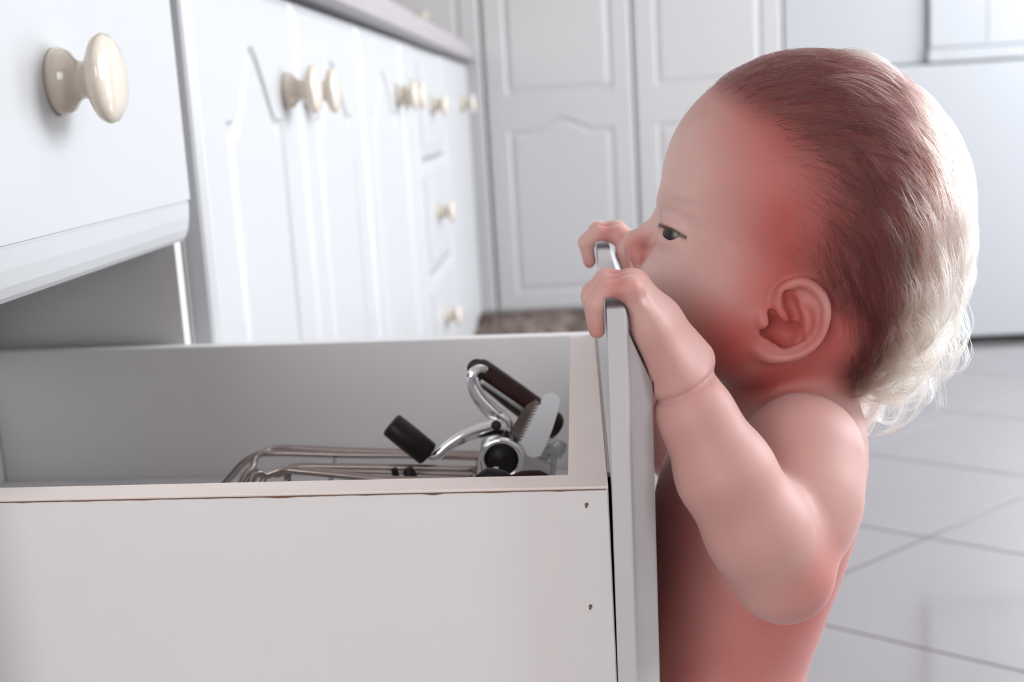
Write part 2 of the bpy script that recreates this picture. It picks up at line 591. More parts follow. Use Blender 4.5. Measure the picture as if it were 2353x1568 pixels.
def board(name, x0, x1, ya, yb, z0, z1, m, rk0, rk1, zl=0.0):
    return hexa(name, [(x0, ya + rk0, z0 + zl), (x1, ya + rk1, z0), (x1, yb + rk1, z0), (x0, yb + rk0, z0 + zl),
                       (x0, ya + rk0, z1 + zl), (x1, ya + rk1, z1), (x1, yb + rk1, z1), (x0, yb + rk0, z1 + zl)], m, dr)


sp = board('side_panel', XK, XF, 0.555, 0.5745, ZBOT, ZTOP, M['drawer'], RACK, 0, TILT)
board('side_panel', XK, XF, 0.9445, 0.959, ZBOT, ZTOP, M['drawer'], RACK, 0, TILT)
bf = board('box_front', XF - 0.0185, XF, 0.5750, 0.944, ZBOT, ZTOP - 0.0002, M['drawer'], 0, 0)
board('back_panel', XK - 0.016, XK - 0.0005, 0.555 + RACK, 0.959 + RACK, ZBOT + TILT, ZTOP - 0.008 + TILT, M['drawer'], 0, 0)
# cream edge strips on the tops and the brown chipped line under them
hexa('edge_strip', [(XK, 0.5552 + RACK, ZTOP + TILT + 0.0001), (XF, 0.5552, ZTOP + 0.0001), (XF, 0.5743, ZTOP + 0.0001), (XK, 0.5743 + RACK, ZTOP + TILT + 0.0001),
                    (XK, 0.5552 + RACK, ZTOP + TILT + 0.0008), (XF, 0.5552, ZTOP + 0.0008), (XF, 0.5743, ZTOP + 0.0008), (XK, 0.5743 + RACK, ZTOP + TILT + 0.0008)], M['edge'], dr, 0)
hexa('edge_strip', [(XF - 0.0183, 0.5750, ZTOP), (XF - 0.0002, 0.5750, ZTOP), (XF - 0.0002, 0.9438, ZTOP), (XF - 0.0183, 0.9438, ZTOP),
                    (XF - 0.0183, 0.5750, ZTOP + 0.0007), (XF - 0.0002, 0.5750, ZTOP + 0.0007), (XF - 0.0002, 0.9438, ZTOP + 0.0007), (XF - 0.0183, 0.9438, ZTOP + 0.0007)], M['edge'], dr, 0)
bm = bmesh.new()
n = 90
prev = None
for i in range(n + 1):
    s = i / n
    x = XK + (XF - 0.001 - XK) * s
    y = 0.555 + RACK * (1 - s)
    zt = ZTOP + TILT * (1 - s) - 0.0004
    chip = 0.00045 + 0.0003 * max(0, math.sin(i * 1.7) * math.sin(i * 0.53)) + (0.0005 if i in (61, 62, 75) else 0)
    cur = [bm.verts.new((x, y - 0.0003, zt)), bm.verts.new((x, y - 0.0003, zt - chip)), bm.verts.new((x, y + 0.0008, zt - chip)), bm.verts.new((x, y + 0.0008, zt))]
    if prev:
        for k in range(4):
            bm.faces.new((prev[k], prev[(k + 1) % 4], cur[(k + 1) % 4], cur[k]))
    else:
        bm.faces.new(cur)
    prev = cur
bm.faces.new(prev[::-1])
bm_obj('chipped_edge', bm, M['glue'], dr)
# screws sunk in the side panel near the front
for px, py in ((1348, 1160), (1357, 1394)):
    p = at(px, py, 0.555)
    bm = bmesh.new()
    for dx, dz, r in ((0, 0, 0.00105), (-0.0003, -0.0012, 0.0006)):
        q = bmesh.ops.create_cone(bm, cap_ends=True, segments=10, radius1=r, radius2=r * 0.7, depth=0.0012)
        for v in q['verts']:
            v.co = Vector((p[0] + dx + v.co.x, 0.5552 - v.co.z * 1.0, p[2] + dz + v.co.y))
    s_ = bm_obj('screw', bm, M['glue'], dr)

# front panel
XFB = XF + 0.0022
ZF1, ZF0 = ZC - 0.0866, ZC - 0.320


def mpf(u, v, t):
    lean = (v - ZF1) * 0.012
    return (XFB + 0.0004 + t + lean, u, v)


fp = front('front_panel', mpf, 0.531, 0.946, ZF0, ZF1, M['door'], dr,
           [(0.0, 0.0072), (0.0009, 0.0080), (0.0125, 0.0094), (0.0355, 0.0187), (0.0358, 0.0182), (0.0366, 0.0182), (0.0375, 0.0192)], uf=0.45)
# cream cap on the seam; dark sheet below paints the gap's shade
box_obj('front_gap_fill', (XF + 0.0001, 0.585, ZTOP - 0.004), (XFB - 0.0006, 0.94, ZTOP - 0.0015), M['edge'], dr, bev=0)
box_obj('front_gap_fill', (XF + 0.0001, 0.585, ZBOT + 0.002), (XFB - 0.002, 0.94, ZTOP - 0.02), M['gasket'], dr, bev=0)

# ------------------------------------------------------------------ utensils in the drawer
ZI = ZBOT + 0.0150              # inner floor of the drawer


def zin(x):
    return ZBOT + 0.012 + TILT * (XF - 0.019 - x) / (XF - 0.019 - XK)


rk = thing('wire_rack', 'tarnished wire rack with bent feet lying in the open drawer', 'rack', (-0.12, 0.78, ZI))


def wire(pts, foot=True, r=0.0023):
    P = [at(*p) for p in pts]
    if foot:
        a = P[0].copy()
        d_ = P[0] - P[1]
        k = (a[2] - ZI - r) / max(1e-4, -d_[2])
        e = a + d_ * min(k, 3)
        e[2] = zin(e[0]) + r + 0.0004
        P = [e] + P
    return tube_obj('wire', P, r, M['wire'], rk, smooth_n=5, sides=8)


wire([(520, 1108, 0.86), (560, 1064, 0.865), (600, 1042, 0.87), (650, 1030, 0.88), (800, 1036, 0.88), (1000, 1041, 0.88), (1290, 1046, 0.88)])
wire([(555, 1110, 0.80), (580, 1075, 0.81), (592, 1047, 0.82), (640, 1042, 0.82), (800, 1046, 0.82), (930, 1047, 0.82), (1130, 1052, 0.82), (1270, 1056, 0.82)])
wire([(660, 1108, 0.75), (664, 1085, 0.755), (680, 1073, 0.76), (760, 1073, 0.76), (900, 1075, 0.76), (1096, 1080, 0.76)], r=0.0024)
wire([(575, 1112, 0.70), (610, 1094, 0.71), (650, 1081, 0.72), (700, 1084, 0.72), (800, 1094, 0.72), (900, 1102, 0.72), (1220, 1108, 0.72)])
wire([(600, 1112, 0.735), (640, 1092, 0.74), (690, 1078, 0.75), (760, 1082, 0.752), (950, 1087, 0.752), (1096, 1092, 0.752)], r=0.0016)
for px in (760, 1090):
    tube_obj('cross_wire', [at(px, 1108, 0.718), at(px, 1083, 0.76) - np.array([0, 0, 0.0025]), at(px + 5, 1062, 0.82) - np.array([0, 0, 0.0035]), at(px + 8, 1046, 0.882) - np.array([0, 0, 0.0035])], 0.0014, M['wire'], rk, sides=8)
for px in (1195,):
    for Y, py in ((0.72, 1112), (0.88, 1049)):
        a = at(px, py, Y)
        tube_obj('wire', [a, (a[0] + 0.004, a[1], (a[2] + ZI) / 2), (a[0] + 0.01, a[1], zin(a[0]) + 0.0024)], 0.0019, M['wire'], rk, sides=8)
for px in (905, 938):
    a = at(px, 1076, 0.735)
    tube_obj('rubber_foot', [a, a + np.array([0.001, 0, -0.006]), (a[0] + 0.002, a[1], a[2] - 0.012)], [0.003, 0.0045, 0.0042] if px > 920 else [0.002, 0.0022, 0.002], M['blackgrip'], rk, smooth_n=3)

YO = 0.78
co = thing('can_opener', 'chrome can opener with dark handles and a serrated plate at the front of the drawer', 'can opener', at(1160, 1095, YO))


def P3(*a):
    return [at(*p) for p in a]


h = tube_obj('handle', P3((1098, 848, 0.80), (1104, 852, 0.80), (1180, 910, 0.805), (1236, 952, 0.81), (1270, 978, 0.815), (1277, 983, 0.815)), [0.0050, 0.0082, 0.0094, 0.0096, 0.0094, 0.008], M['browngrip'], co, smooth_n=4, sides=14)
h['label'] = 'long dark brown handle'
tube_obj('lever', P3((1117, 850, 0.785), (1100, 848, 0.782), (1086, 860, 0.78), (1086, 884, 0.78), (1100, 913, 0.78), (1126, 942, 0.78), (1152, 962, 0.78), (1164, 974, 0.78), (1166, 994, 0.78), (1158, 1020, 0.78)),
         [0.0022, 0.0030, 0.0033, 0.0036, 0.0048, 0.0056, 0.0052, 0.0046, 0.0044, 0.004], M['chrome'], co, smooth_n=5, sides=12, flat=((0, 1, 0), 0.55))
tube_obj('lever_rib', P3((1095, 868, 0.7765), (1106, 896, 0.776), (1128, 925, 0.776), (1152, 950, 0.776)), 0.0010, M['steel'], co, smooth_n=4, sides=8)
tube_obj('spring_rod', P3((1104, 876, 0.785), (1140, 900, 0.787), (1200, 942, 0.79)), 0.0014, M['steel'], co, smooth_n=3, sides=8)
bm = bmesh.new()
a, b = at(897, 974, 0.765), at(986, 1046, 0.765)
tube(bm, [a + (b - a) * s for s in (0.0, 0.02, 0.06, 0.5, 0.94, 0.98, 1.0)], [0.0062, 0.0076, 0.0082, 0.0084, 0.0082, 0.0076, 0.006], sides=20)
g_ = bm_obj('crank_grip', bm, M['blackgrip'], co, smooth=True)
g_['label'] = 'short black crank grip'
tube_obj('crank_arm', P3((985, 1052, 0.768), (1002, 1050, 0.769), (1030, 1026, 0.771), (1066, 1004, 0.773), (1104, 990, 0.775), (1140, 982, 0.777), (1158, 990, 0.778)),
         [0.0022, 0.0030, 0.0034, 0.0042, 0.0050, 0.0056, 0.005], M['chrome'], co, smooth_n=5, sides=12, flat=((0, 1, 0), 0.5))
tube_obj('pivot', P3((1140, 978, 0.768), (1142, 978, 0.79)), 0.0032, M['browngrip'], co, sides=12)
# hub ring and dark wheel
cen = at(1152, 1056, 0.765)
bm = bmesh.new()
R_, n = 0.0125, 40
ring = [cen + np.array([math.cos(2 * PI * k / n) * R_, 0, math.sin(2 * PI * k / n) * R_ * 0.98]) for k in range(n + 1)]
tube(bm, ring, 0.0022, sides=8, cap=False)
bm_obj('hub_ring', bm, M['chrome'], co, smooth=True)
bm = bmesh.new()
for y0_, y1_, ra, rb in ((0.764, 0.776, 0.0105, 0.0115),):
    n = 28
    for yy, rr2 in ((y0_, ra * 0.55), (y0_ + 0.003, ra), (y1_, rb)):
        pass
    rings = []
    for yy, rr2 in ((y0_, ra * 0.4), (y0_ + 0.004, ra * 0.75), (y0_ + 0.002, ra), (y1_, rb)):
        rings.append([bm.verts.new((cen[0] + math.cos(2 * PI * k / n) * rr2, yy, cen[2] + math.sin(2 * PI * k / n) * rr2)) for k in range(n)])
    for A, B in zip(rings, rings[1:]):
        for k in range(n):
            bm.faces.new((A[k], A[(k + 1) % n], B[(k + 1) % n], B[k]))
    bm.faces.new(rings[0][::-1])
    bm.faces.new(rings[-1])
bm_obj('feed_wheel', bm, M['blackgrip'], co, smooth=True)
tube_obj('axle_pin', P3((1140, 1074, 0.757), (1140, 1084, 0.756), (1139, 1100, 0.755)), 0.0017, M['plate'], co, sides=10)
# body casting linking lever, ring and plate
bm = bmesh.new()
tube(bm, P3((1150, 1010, 0.782), (1172, 1022, 0.784), (1196, 1050, 0.786), (1226, 1072, 0.788), (1262, 1086, 0.79)), [0.006, 0.0078, 0.0075, 0.0068, 0.0055], sides=12, flat=((0, 1, 0), 0.5), smooth_n=4)
tube(bm, P3((1112, 1034, 0.782), (1128, 1012, 0.782), (1160, 1004, 0.783)), [0.003, 0.0048, 0.006], sides=12, flat=((0, 1, 0), 0.5), smooth_n=4)
bm_obj('body', bm, M['steel'], co, smooth=True)
tube_obj('bracket', P3((1238, 1062, 0.80), (1262, 1062, 0.80), (1274, 1040, 0.80), (1268, 1092, 0.80)), 0.0022, M['steel'], co, smooth_n=4, sides=8)


def plate(name, pts, Y0, Y1, m, tilt=0.0):
    bm = bmesh.new()
    lo = [bm.verts.new(tuple(at(x, y, Y0 + tilt * (y - 970)))) for x, y in pts]
    hi = [bm.verts.new(tuple(at(x, y, Y1 + tilt * (y - 970)))) for x, y in pts]
    n = len(pts)
    for k in range(n):
        bm.faces.new((lo[k], lo[(k + 1) % n], hi[(k + 1) % n], hi[k]))
    bm.faces.new(lo[::-1])
    bm.faces.new(hi)
    return bm_obj(name, bm, m, co)


teeth = []
for i in range(13):
    s = i / 12
    x, y = 1236 - 43 * s, 932 + 88 * s
    teeth.append((x + 6, y - 2))
    teeth.append((x - 7, y + 3.5))
outl = [(1244, 915), (1254, 905), (1268, 902), (1281, 908), (1287, 920), (1284, 940), (1270, 985), (1252, 1030), (1240, 1050), (1222, 1052), (1204, 1044), (1190, 1032)]
plate('serrated_plate', outl + teeth[::-1], 0.768, 0.771, M['plate'])
plate('cutting_blade', [(1232, 918), (1240, 926), (1232, 950), (1212, 990), (1198, 1016), (1186, 1018), (1176, 1004), (1180, 978), (1196, 950), (1212, 930)], 0.774, 0.7765, M['wire'])
tube_obj('guard', P3((1242, 1034, 0.80), (1262, 1036, 0.80), (1278, 1028, 0.80), (1286, 1014, 0.80)), [0.004, 0.0072, 0.0070, 0.005], M['steel'], co, smooth_n=4, sides=12, flat=((0, 1, 0), 0.4))
# second black handle behind, resting on the rack
pl = thing('kitchen_peeler', 'small dark handled kitchen tool below the can opener, half hidden by the drawer side', 'utensil', at(1180, 1108, 0.70))
tube_obj('handle', P3((1100, 1104, 0.70), (1120, 1096, 0.70), (1150, 1100, 0.70), (1170, 1108, 0.70)), [0.003, 0.0052, 0.0052, 0.004], M['blackgrip'], pl, smooth_n=3, sides=12)
tube_obj('blade', P3((1170, 1107, 0.70), (1200, 1100, 0.705), (1240, 1098, 0.71), (1262, 1104, 0.71)), [0.003, 0.0048, 0.0045, 0.002], M['browngrip'], pl, smooth_n=3, sides=12, flat=((0, 1, 0), 0.3))

# ------------------------------------------------------------------ the toddler
YH = 0.668                      # depth of the body's middle plane


def ell(P, c, r, R=None):
    q = P - np.asarray(c, np.float32)
    if R is not None:
        q = q @ np.asarray(R, np.float32)
    r = np.asarray(r, np.float32)
    k0 = np.linalg.norm(q / r, axis=1)
    k1 = np.linalg.norm(q / (r * r), axis=1)
    return k0 * (k0 - 1) / np.maximum(k1, 1e-6)


def cap(P, a, b, ra, rb):
    a = np.asarray(a, np.float32)
    ba = np.asarray(b, np.float32) - a
    pa = P - a
    h = np.clip(pa @ ba / max(float(ba @ ba), 1e-12), 0, 1)
    return np.linalg.norm(pa - h[:, None] * ba, axis=1) - (ra + (rb - ra) * h)


def smin(a, b, k):
    h = np.maximum(k - np.abs(a - b), 0) / k
    return np.minimum(a, b) - h * h * k * 0.25


def smax(a, b, k):
    return -smin(-a, -b, k)


def chain(P, pts, rad, k=0.004):
    d = None
    for i in range(len(pts) - 1):
        c_ = cap(P, pts[i], pts[i + 1], rad[i], rad[i + 1])
        d = c_ if d is None else smin(d, c_, k)
    return d


def resample(pts, rad, m):
    """Catmull-Rom through the points, m steps a span"""
    P_, R_ = np.array(pts, float), np.array(rad, float)
    n = len(P_)
    out, ro = [], []
    for x in np.linspace(0, n - 1, (n - 1) * m + 1):
        i = min(int(x), n - 2)
        s = x - i
        p0, p1, p2, p3 = P_[max(i - 1, 0)], P_[i], P_[i + 1], P_[min(i + 2, n - 1)]
        out.append(0.5 * ((2 * p1) + (-p0 + p2) * s + (2 * p0 - 5 * p1 + 4 * p2 - p3) * s * s + (-p0 + 3 * p1 - 3 * p2 + p3) * s ** 3))
        ro.append(R_[i] * (1 - s) + R_[i + 1] * s)
    return out, ro


def chain_d(P, pts, rad, m=4):
    pts, rad = resample(pts, rad, m)
    d = None
    for i in range(len(pts) - 1):
        c_ = cap(P, pts[i], pts[i + 1], rad[i], rad[i + 1])
        d = c_ if d is None else np.minimum(d, c_)
    return d


def pxm(Y):
    return Y / F


# image axes in the vertical plane y = const (the picture is rolled about 3 degrees)
_ex = at(1801, 600, YH) - at(1800, 600, YH)
_ex /= np.linalg.norm(_ex)
_ez = np.cross(_ex, np.array([0, 1.0, 0]))
if _ez[2] < 0:
    _ez = -_ez
IMG = np.array([_ex, [0, 1, 0], _ez]).T          # columns: right, depth, up


def rotp(deg):
    """frame turned in the picture plane, positive = clockwise on screen"""
    a = math.radians(deg)
    R = np.array([[math.cos(a), 0, math.sin(a)], [0, 1, 0], [-math.sin(a), 0, math.cos(a)]])
    return IMG @ R


def E(P, px, py, Y, rx, ry, rz, deg=0):
    """ellipsoid; centre from its place at depth Y, rx and rz in pixels at that depth, ry in metres"""
    s = pxm(Y)
    return ell(P, at(px, py, Y), (rx * s, ry, rz * s), rotp(deg))


def sd_head(P):
    d = E(P, 1856, 433, YH, 319, 0.0620, 299, 8)
    d = smin(d, E(P, 1742, 432, YH, 184, 0.050, 205), 0.02)
    d = smin(d, E(P, 1952, 520, YH, 205, 0.057, 240), 0.03)
    d = smin(d, E(P, 1698, 620, YH, 180, 0.047, 190), 0.02)
    d = smin(d, E(P, 1900, 700, YH, 170, 0.050, 160), 0.03)
    for sg in (-1, 1):
        d = smin(d, E(P, 1655, 700, YH + sg * 0.030, 125, 0.024, 120), 0.02)
        d = smin(d, E(P, 1735, 788, YH + sg * 0.030, 120, 0.022, 98), 0.02)
        d = smin(d, E(P, 1572, 462, YH + sg * 0.018, 52, 0.016, 24, 0), 0.012)       # brow
        d = smin(d, E(P, 1560, 622, YH + sg * 0.020, 66, 0.018, 56), 0.012)          # upper cheek
    d = smin(d, E(P, 1555, 770, YH, 85, 0.026, 70), 0.02)                            # chin
    d = smin(d, E(P, 1530, 670, YH, 75, 0.028, 70), 0.02)                            # mouth mound
    for sg in (-1, 1):                                                               # eye sockets
        d = smax(d, -E(P, 1514, 530, YH + sg * 0.0285, 26, 0.010, 24, 20), 0.010)
    # nose
    n = chain(P, [at(1522, 496, YH), at(1492, 530, YH), at(1461, 558, YH), at(1459, 569, YH)], [0.0040, 0.0038, 0.0060, 0.0062], 0.004)
    for sg in (-1, 1):
        n = smin(n, E(P, 1465, 586, YH + sg * 0.0070, 21, 0.0050, 27, -12), 0.003)
    d = smin(d, n, 0.0055)
    for sg in (-1, 1):
        d = smax(d, -chain(P, [at(1484, 560, YH + sg * 0.0140), at(1490, 588, YH + sg * 0.0145), at(1476, 612, YH + sg * 0.0125)], [0.0006, 0.0014, 0.0010]), 0.003)
        d = smax(d, -E(P, 1450, 604, YH + sg * 0.0040, 12, 0.0022, 9, 25), 0.002)
    # lips
    d = smin(d, cap(P, at(1463, 668, YH - 0.011), at(1463, 668, YH + 0.011), 0.0042, 0.0042), 0.006)
    d = smin(d, cap(P, at(1472, 698, YH - 0.009), at(1472, 698, YH + 0.009), 0.0046, 0.0046), 0.006)
    d = smax(d, -cap(P, at(1462, 684, YH - 0.013), at(1462, 684, YH + 0.013), 0.0012, 0.0012), 0.002)
    return d


EYE_Y = [YH - 0.0245, YH + 0.0245]
EYE_C = [at(1560, 541, y) for y in EYE_Y]
EYE_R = 0.0105


def sd_eyes(P, d):
    for sg, c in zip((-1, 1), EYE_C):
        d = smin(d, np.linalg.norm(P - c.astype(np.float32), axis=1) - (EYE_R + 0.0013), 0.005)
    for sg, y, c in zip((-1, 1), EYE_Y, EYE_C):
        # almond slit between the lids, cut down to the eyeball
        sl = chain(P, [at(1508, 520, y + sg * 0.006), at(1521, 533, y + sg * 0.008), at(1538, 539, y + sg * 0.0095), at(1564, 541, y + sg * 0.0105)], [0.0010, 0.0033, 0.0032, 0.0008], 0.001)
        d = smax(d, -sl, 0.0008)
        d = smax(d, -(np.linalg.norm(P - c.astype(np.float32), axis=1) - EYE_R - 0.0002), 0.0002) if False else d
    return d


def trace(fn, px, py, y0=0.5):
    d = at(px, py, 1.0) - CAM
    t = y0
    for _ in range(80):
        p = CAM + d * t
        v = float(fn(np.array([p], np.float32))[0])
        if v < 0.0002:
            break
        t += v * 0.8 / np.linalg.norm(d)
        if t > 1.2:
            break
    return CAM + d * t


# ---- ear, near side, and its mirror on the far side
_earY = float(trace(sd_head, 1800, 740)[1])
EAR_RIM = [(1786, 712, 0.001), (1797, 672, -0.003), (1818, 655, -0.005), (1846, 649, -0.007), (1874, 663, -0.009), (1893, 688, -0.011), (1898, 720, -0.0118),
           (1890, 756, -0.011), (1872, 786, -0.009), (1842, 808, -0.007), (1806, 818, -0.0045), (1768, 820, -0.002), (1742, 806, 0.001)]
EAR_ANTI = [(1842, 700, -0.0055), (1854, 722, -0.0072), (1859, 750, -0.0078), (1848, 778, -0.0068), (1822, 794, -0.005), (1786, 792, -0.003)]


def _earp(p, mirror):
    x, y, dy = p
    w_ = at(x, y, _earY + dy)
    if mirror:
        w_ = w_.copy()
        w_[1] = 2 * YH - w_[1]
    return w_


def sd_ear(P, mirror):
    s = pxm(_earY)
    rim = [_earp(p, mirror) for p in EAR_RIM]
    d = chain_d(P, rim, [0.0026, 0.0028, 0.0027, 0.0026, 0.0025, 0.0025, 0.0026, 0.0026, 0.0027, 0.0028, 0.0031, 0.0035, 0.0030])
    # shell of the ear behind the rim
    tl = math.radians(-17 if not mirror else 17)
    R = IMG @ np.array([[math.cos(tl), -math.sin(tl), 0], [math.sin(tl), math.cos(tl), 0], [0, 0, 1]])
    for (x, y, dy, rx, rz, th) in ((1842, 725, -0.0035, 58, 78, 0.0030), (1805, 785, -0.001, 66, 46, 0.0034)):
        d = smin(d, ell(P, _earp((x, y, dy), mirror), (rx * s, th, rz * s), R), 0.003)
    d = smin(d, chain_d(P, [_earp(p, mirror) for p in EAR_ANTI], [0.0015, 0.0022, 0.0025, 0.0024, 0.0024, 0.0022]), 0.0025)
    # tragus and crus
    d = smin(d, chain(P, [_earp((1750, 720, 0.0), mirror), _earp((1756, 744, -0.0022), mirror)], [0.0030, 0.0028], 0.002), 0.003)
    d = smin(d, chain(P, [_earp((1790, 698, -0.0010), mirror), _earp((1800, 722, -0.0015), mirror), _earp((1814, 740, -0.0015), mirror)], [0.0024, 0.0020, 0.0010], 0.002), 0.003)
    return d


def cut_ear(P, d, mirror):
    """groove between rim and antihelix, concha, and the cleft and hollow above it, sunk into ear and head alike"""
    for pts_, rad_ in ((((1860, 680, -0.0120), (1876, 704, -0.0135), (1879, 738, -0.0133), (1868, 772, -0.0115), (1840, 799, -0.0090)), [0.0018, 0.0028, 0.0030, 0.0028, 0.0016]),
                       (((1780, 806, -0.0050), (1808, 808, -0.0066), (1832, 803, -0.0085)), [0.0010, 0.0020, 0.0012]),
                       (((1812, 676, -0.0040), (1818, 700, -0.0035), (1830, 730, -0.0035)), [0.0026, 0.0036, 0.0030]),
                       (((1838, 678, -0.0085), (1844, 692, -0.0090)), [0.0028, 0.0024]),
                       (((1756, 762, 0.0010), (1778, 756, 0.0015), (1804, 768, 0.0000), (1834, 768, -0.0035)), [0.0026, 0.0060, 0.0070, 0.0044]),
                       (((1774, 722, 0.0000), (1782, 740, 0.0010)), [0.0024, 0.0034])):
        d = smax(d, -chain_d(P, [_earp(p, mirror) for p in pts_], rad_), 0.0024)
    return d


# ---- torso, legs (in metres, under the head)
PEL = at(1640, 1690, YH)


def sd_torso(P):
    d = E(P, 1758, 1085, YH, 215, 0.064, 185, 8)
    d = smin(d, E(P, 1702, 1290, YH, 222, 0.066, 250, 8), 0.04)
    d = smin(d, E(P, 1628, 1580, YH, 206, 0.067, 250, 8), 0.04)
    for sg in (-1, 1):
        d = smin(d, cap(P, at(1850, 1040, YH + sg * 0.040), at(1842, 1048, YH + sg * 0.064), 0.028, 0.025), 0.025)
    # neck
    d = smin(d, cap(P, at(1800, 800, YH), at(1800, 960, YH), 0.034, 0.040), 0.022)
    for sg in (-1, 1):
        h = PEL + np.array([0.0, sg * 0.034, 0.0])
        k = np.array([h[0] + 0.012, h[1], 0.20])
        a = np.array([h[0] + 0.022, h[1] + sg * 0.004, 0.055])
        d = smin(d, cap(P, h, k, 0.043, 0.031), 0.03)
        d = smin(d, cap(P, k, a, 0.031, 0.021), 0.015)
        d = smin(d, cap(P, a + np.array([0.006, 0, -0.030]), a + np.array([-0.052, sg * 0.008, -0.041]), 0.021, 0.0135), 0.02)
        for q in range(5):
            tq = a + np.array([-0.064 + abs(q - 1) * 0.0028, sg * (0.008 + (q - 1.6) * 0.0075), -0.0475])
            d = smin(d, np.linalg.norm(P - tq.astype(np.float32), axis=1) - (0.0070 if q == 0 else 0.0055), 0.005)
    d = smax(d, 0.0004 - P[:, 2], 0.004)
    return d


# ---- arms
NEAR_ARM = [at(1846, 1040, 0.600), at(1832, 1150, 0.586), at(1800, 1310, 0.562)]
NEAR_FORE = [at(1797, 1318, 0.560), at(1742, 1215, 0.553), at(1665, 1085, 0.550), at(1600, 955, 0.552), at(1566, 885, 0.556)]
FAR_ARM = [at(1850, 1000, 0.735), at(1690, 1040, 0.765), at(1562, 1045, 0.785)]
FAR_FORE = [at(1562, 1040, 0.785), at(1540, 900, 0.790), at(1530, 700, 0.792), at(1515, 640, 0.790)]


def sd_near_arm(P):
    d = chain(P, NEAR_ARM, [0.0275, 0.0260, 0.0212], 0.02)
    d = smin(d, chain(P, NEAR_FORE, [0.0225, 0.0228, 0.0205, 0.0155, 0.0132], 0.01), 0.008)
    # fat folds: wrist and elbow crease
    return d


def sd_far_arm(P):
    d = chain(P, FAR_ARM, [0.028, 0.024, 0.0185], 0.02)
    d = smin(d, chain(P, FAR_FORE, [0.0185, 0.0205, 0.0135, 0.0125], 0.01), 0.008)
    return d


EDGE = np.array([XFB + 0.0004, 0.0, ZF1])       # back top edge of the drawer front


def rel(dx, dz, Y):
    return np.array([EDGE[0] + dx * 0.001, Y, EDGE[2] + dz * 0.001])


NEAR_FING = []
for Y, mcp, pip, dip, tip, r in ((0.5395, (10.8, 7.0), (1.2, 7.2), (-4.2, 1.0), (-4.0, -10.6), 0.0037),
                                 (0.5490, (11.6, 7.6), (0.4, 8.3), (-5.8, 1.8), (-4.6, -12.0), 0.0041),
                                 (0.5590, (12.6, 7.4), (0.0, 8.6), (-6.2, 2.0), (-4.8, -12.5), 0.0043),
                                 (0.5690, (14.4, 5.8), (1.0, 8.2), (-5.8, 2.2), (-4.6, -10.0), 0.0042)):
    NEAR_FING.append(([rel(*mcp, Y), rel(*pip, Y - 0.0005), rel(*dip, Y - 0.001), rel(*tip, Y - 0.001)], r))
NW = [at(1548, 868, 0.549), at(1592, 826, 0.566)]
NEAR_THUMB = [at(1555, 815, 0.570), rel(26, -17, 0.580), rel(22.5, -22, 0.583), rel(22.5, -32, 0.584)]


def sd_near_hand(P):
    f = None
    for pts, r in NEAR_FING:
        c_ = chain(P, pts, [r * 1.12, r * 1.04, r * 0.98, r * 0.86], 0.0025)
        f = c_ if f is None else smin(f, c_, 0.0012)
    d = None
    for i, (pts, r) in enumerate(NEAR_FING):
        s = i / 3
        base = NW[0] * (1 - s) + NW[1] * s
        mid = pts[0] * 0.55 + base * 0.45
        c_ = chain(P, [pts[0], mid, base], [0.0052, 0.0074, 0.0098], 0.006)
        d = c_ if d is None else smin(d, c_, 0.007)
    d = smin(d, f, 0.004)
    d = smin(d, chain(P, NEAR_THUMB, [0.0085, 0.0064, 0.0050, 0.0042], 0.004), 0.004)
    # dimples over the knuckles
    for x, y, Y in ((1490, 684, 0.541), (1506, 662, 0.549)):
        c_ = trace(lambda Q: chain(Q, [NEAR_FING[0][0][0], NW[0]], [0.006, 0.010]), x, y, 0.45)
        d = smax(d, -(np.linalg.norm(P - c_.astype(np.float32), axis=1) - 0.0016), 0.004)
    return d


FAR_FING = []
for Y, mcp, pip, dip, tip, r in ((0.765, (13.5, 6.8), (1.5, 8.6), (-6.4, 2.6), (-4.6, -8.0), 0.0042),
                                 (0.7755, (13.0, 8.0), (1.0, 9.6), (-7.0, 2.4), (-5.0, -10.0), 0.0043),
                                 (0.7855, (13.0, 8.0), (1.0, 9.4), (-6.8, 2.0), (-4.8, -10.0), 0.0041),
                                 (0.7945, (12.4, 7.0), (1.6, 8.2), (-5.0, 1.2), (-4.4, -8.0), 0.0037)):
    FAR_FING.append(([rel(*mcp, Y), rel(*pip, Y), rel(*dip, Y), rel(*tip, Y)], r))
FW = [at(1508, 615, 0.782), at(1508, 640, 0.797)]
FAR_THUMB = [at(1478, 590, 0.772), rel(22, 2, 0.764), rel(16.5, -4, 0.762), rel(17.5, -13, 0.763)]


def sd_far_hand(P):
    f = None
    for pts, r in FAR_FING:
        c_ = chain(P, pts, [r * 1.15, r * 1.05, r * 0.98, r * 0.86], 0.0025)
        f = c_ if f is None else smin(f, c_, 0.0012)
    d = None
    for i, (pts, r) in enumerate(FAR_FING):
        s = i / 3
        base = FW[0] * (1 - s) + FW[1] * s
        c_ = chain(P, [pts[0], pts[0] * 0.5 + base * 0.5, base], [0.0055, 0.0075, 0.0095], 0.006)
        d = c_ if d is None else smin(d, c_, 0.007)
    d = smin(d, f, 0.004)
    return smin(d, chain(P, FAR_THUMB, [0.0080, 0.0060, 0.0050, 0.0042], 0.004), 0.004)


def crease(P, d, c, n, r, width, depth):
    """fold line around a limb: the skin dips in a narrow band across it"""
    n = np.asarray(n) / np.linalg.norm(n)
    q = P - np.asarray(c, np.float32)
    h = q @ n.astype(np.float32)
    near = np.linalg.norm(q, axis=1) < r
    return d + np.where(near, depth * np.exp(-(h / width) ** 2), 0)


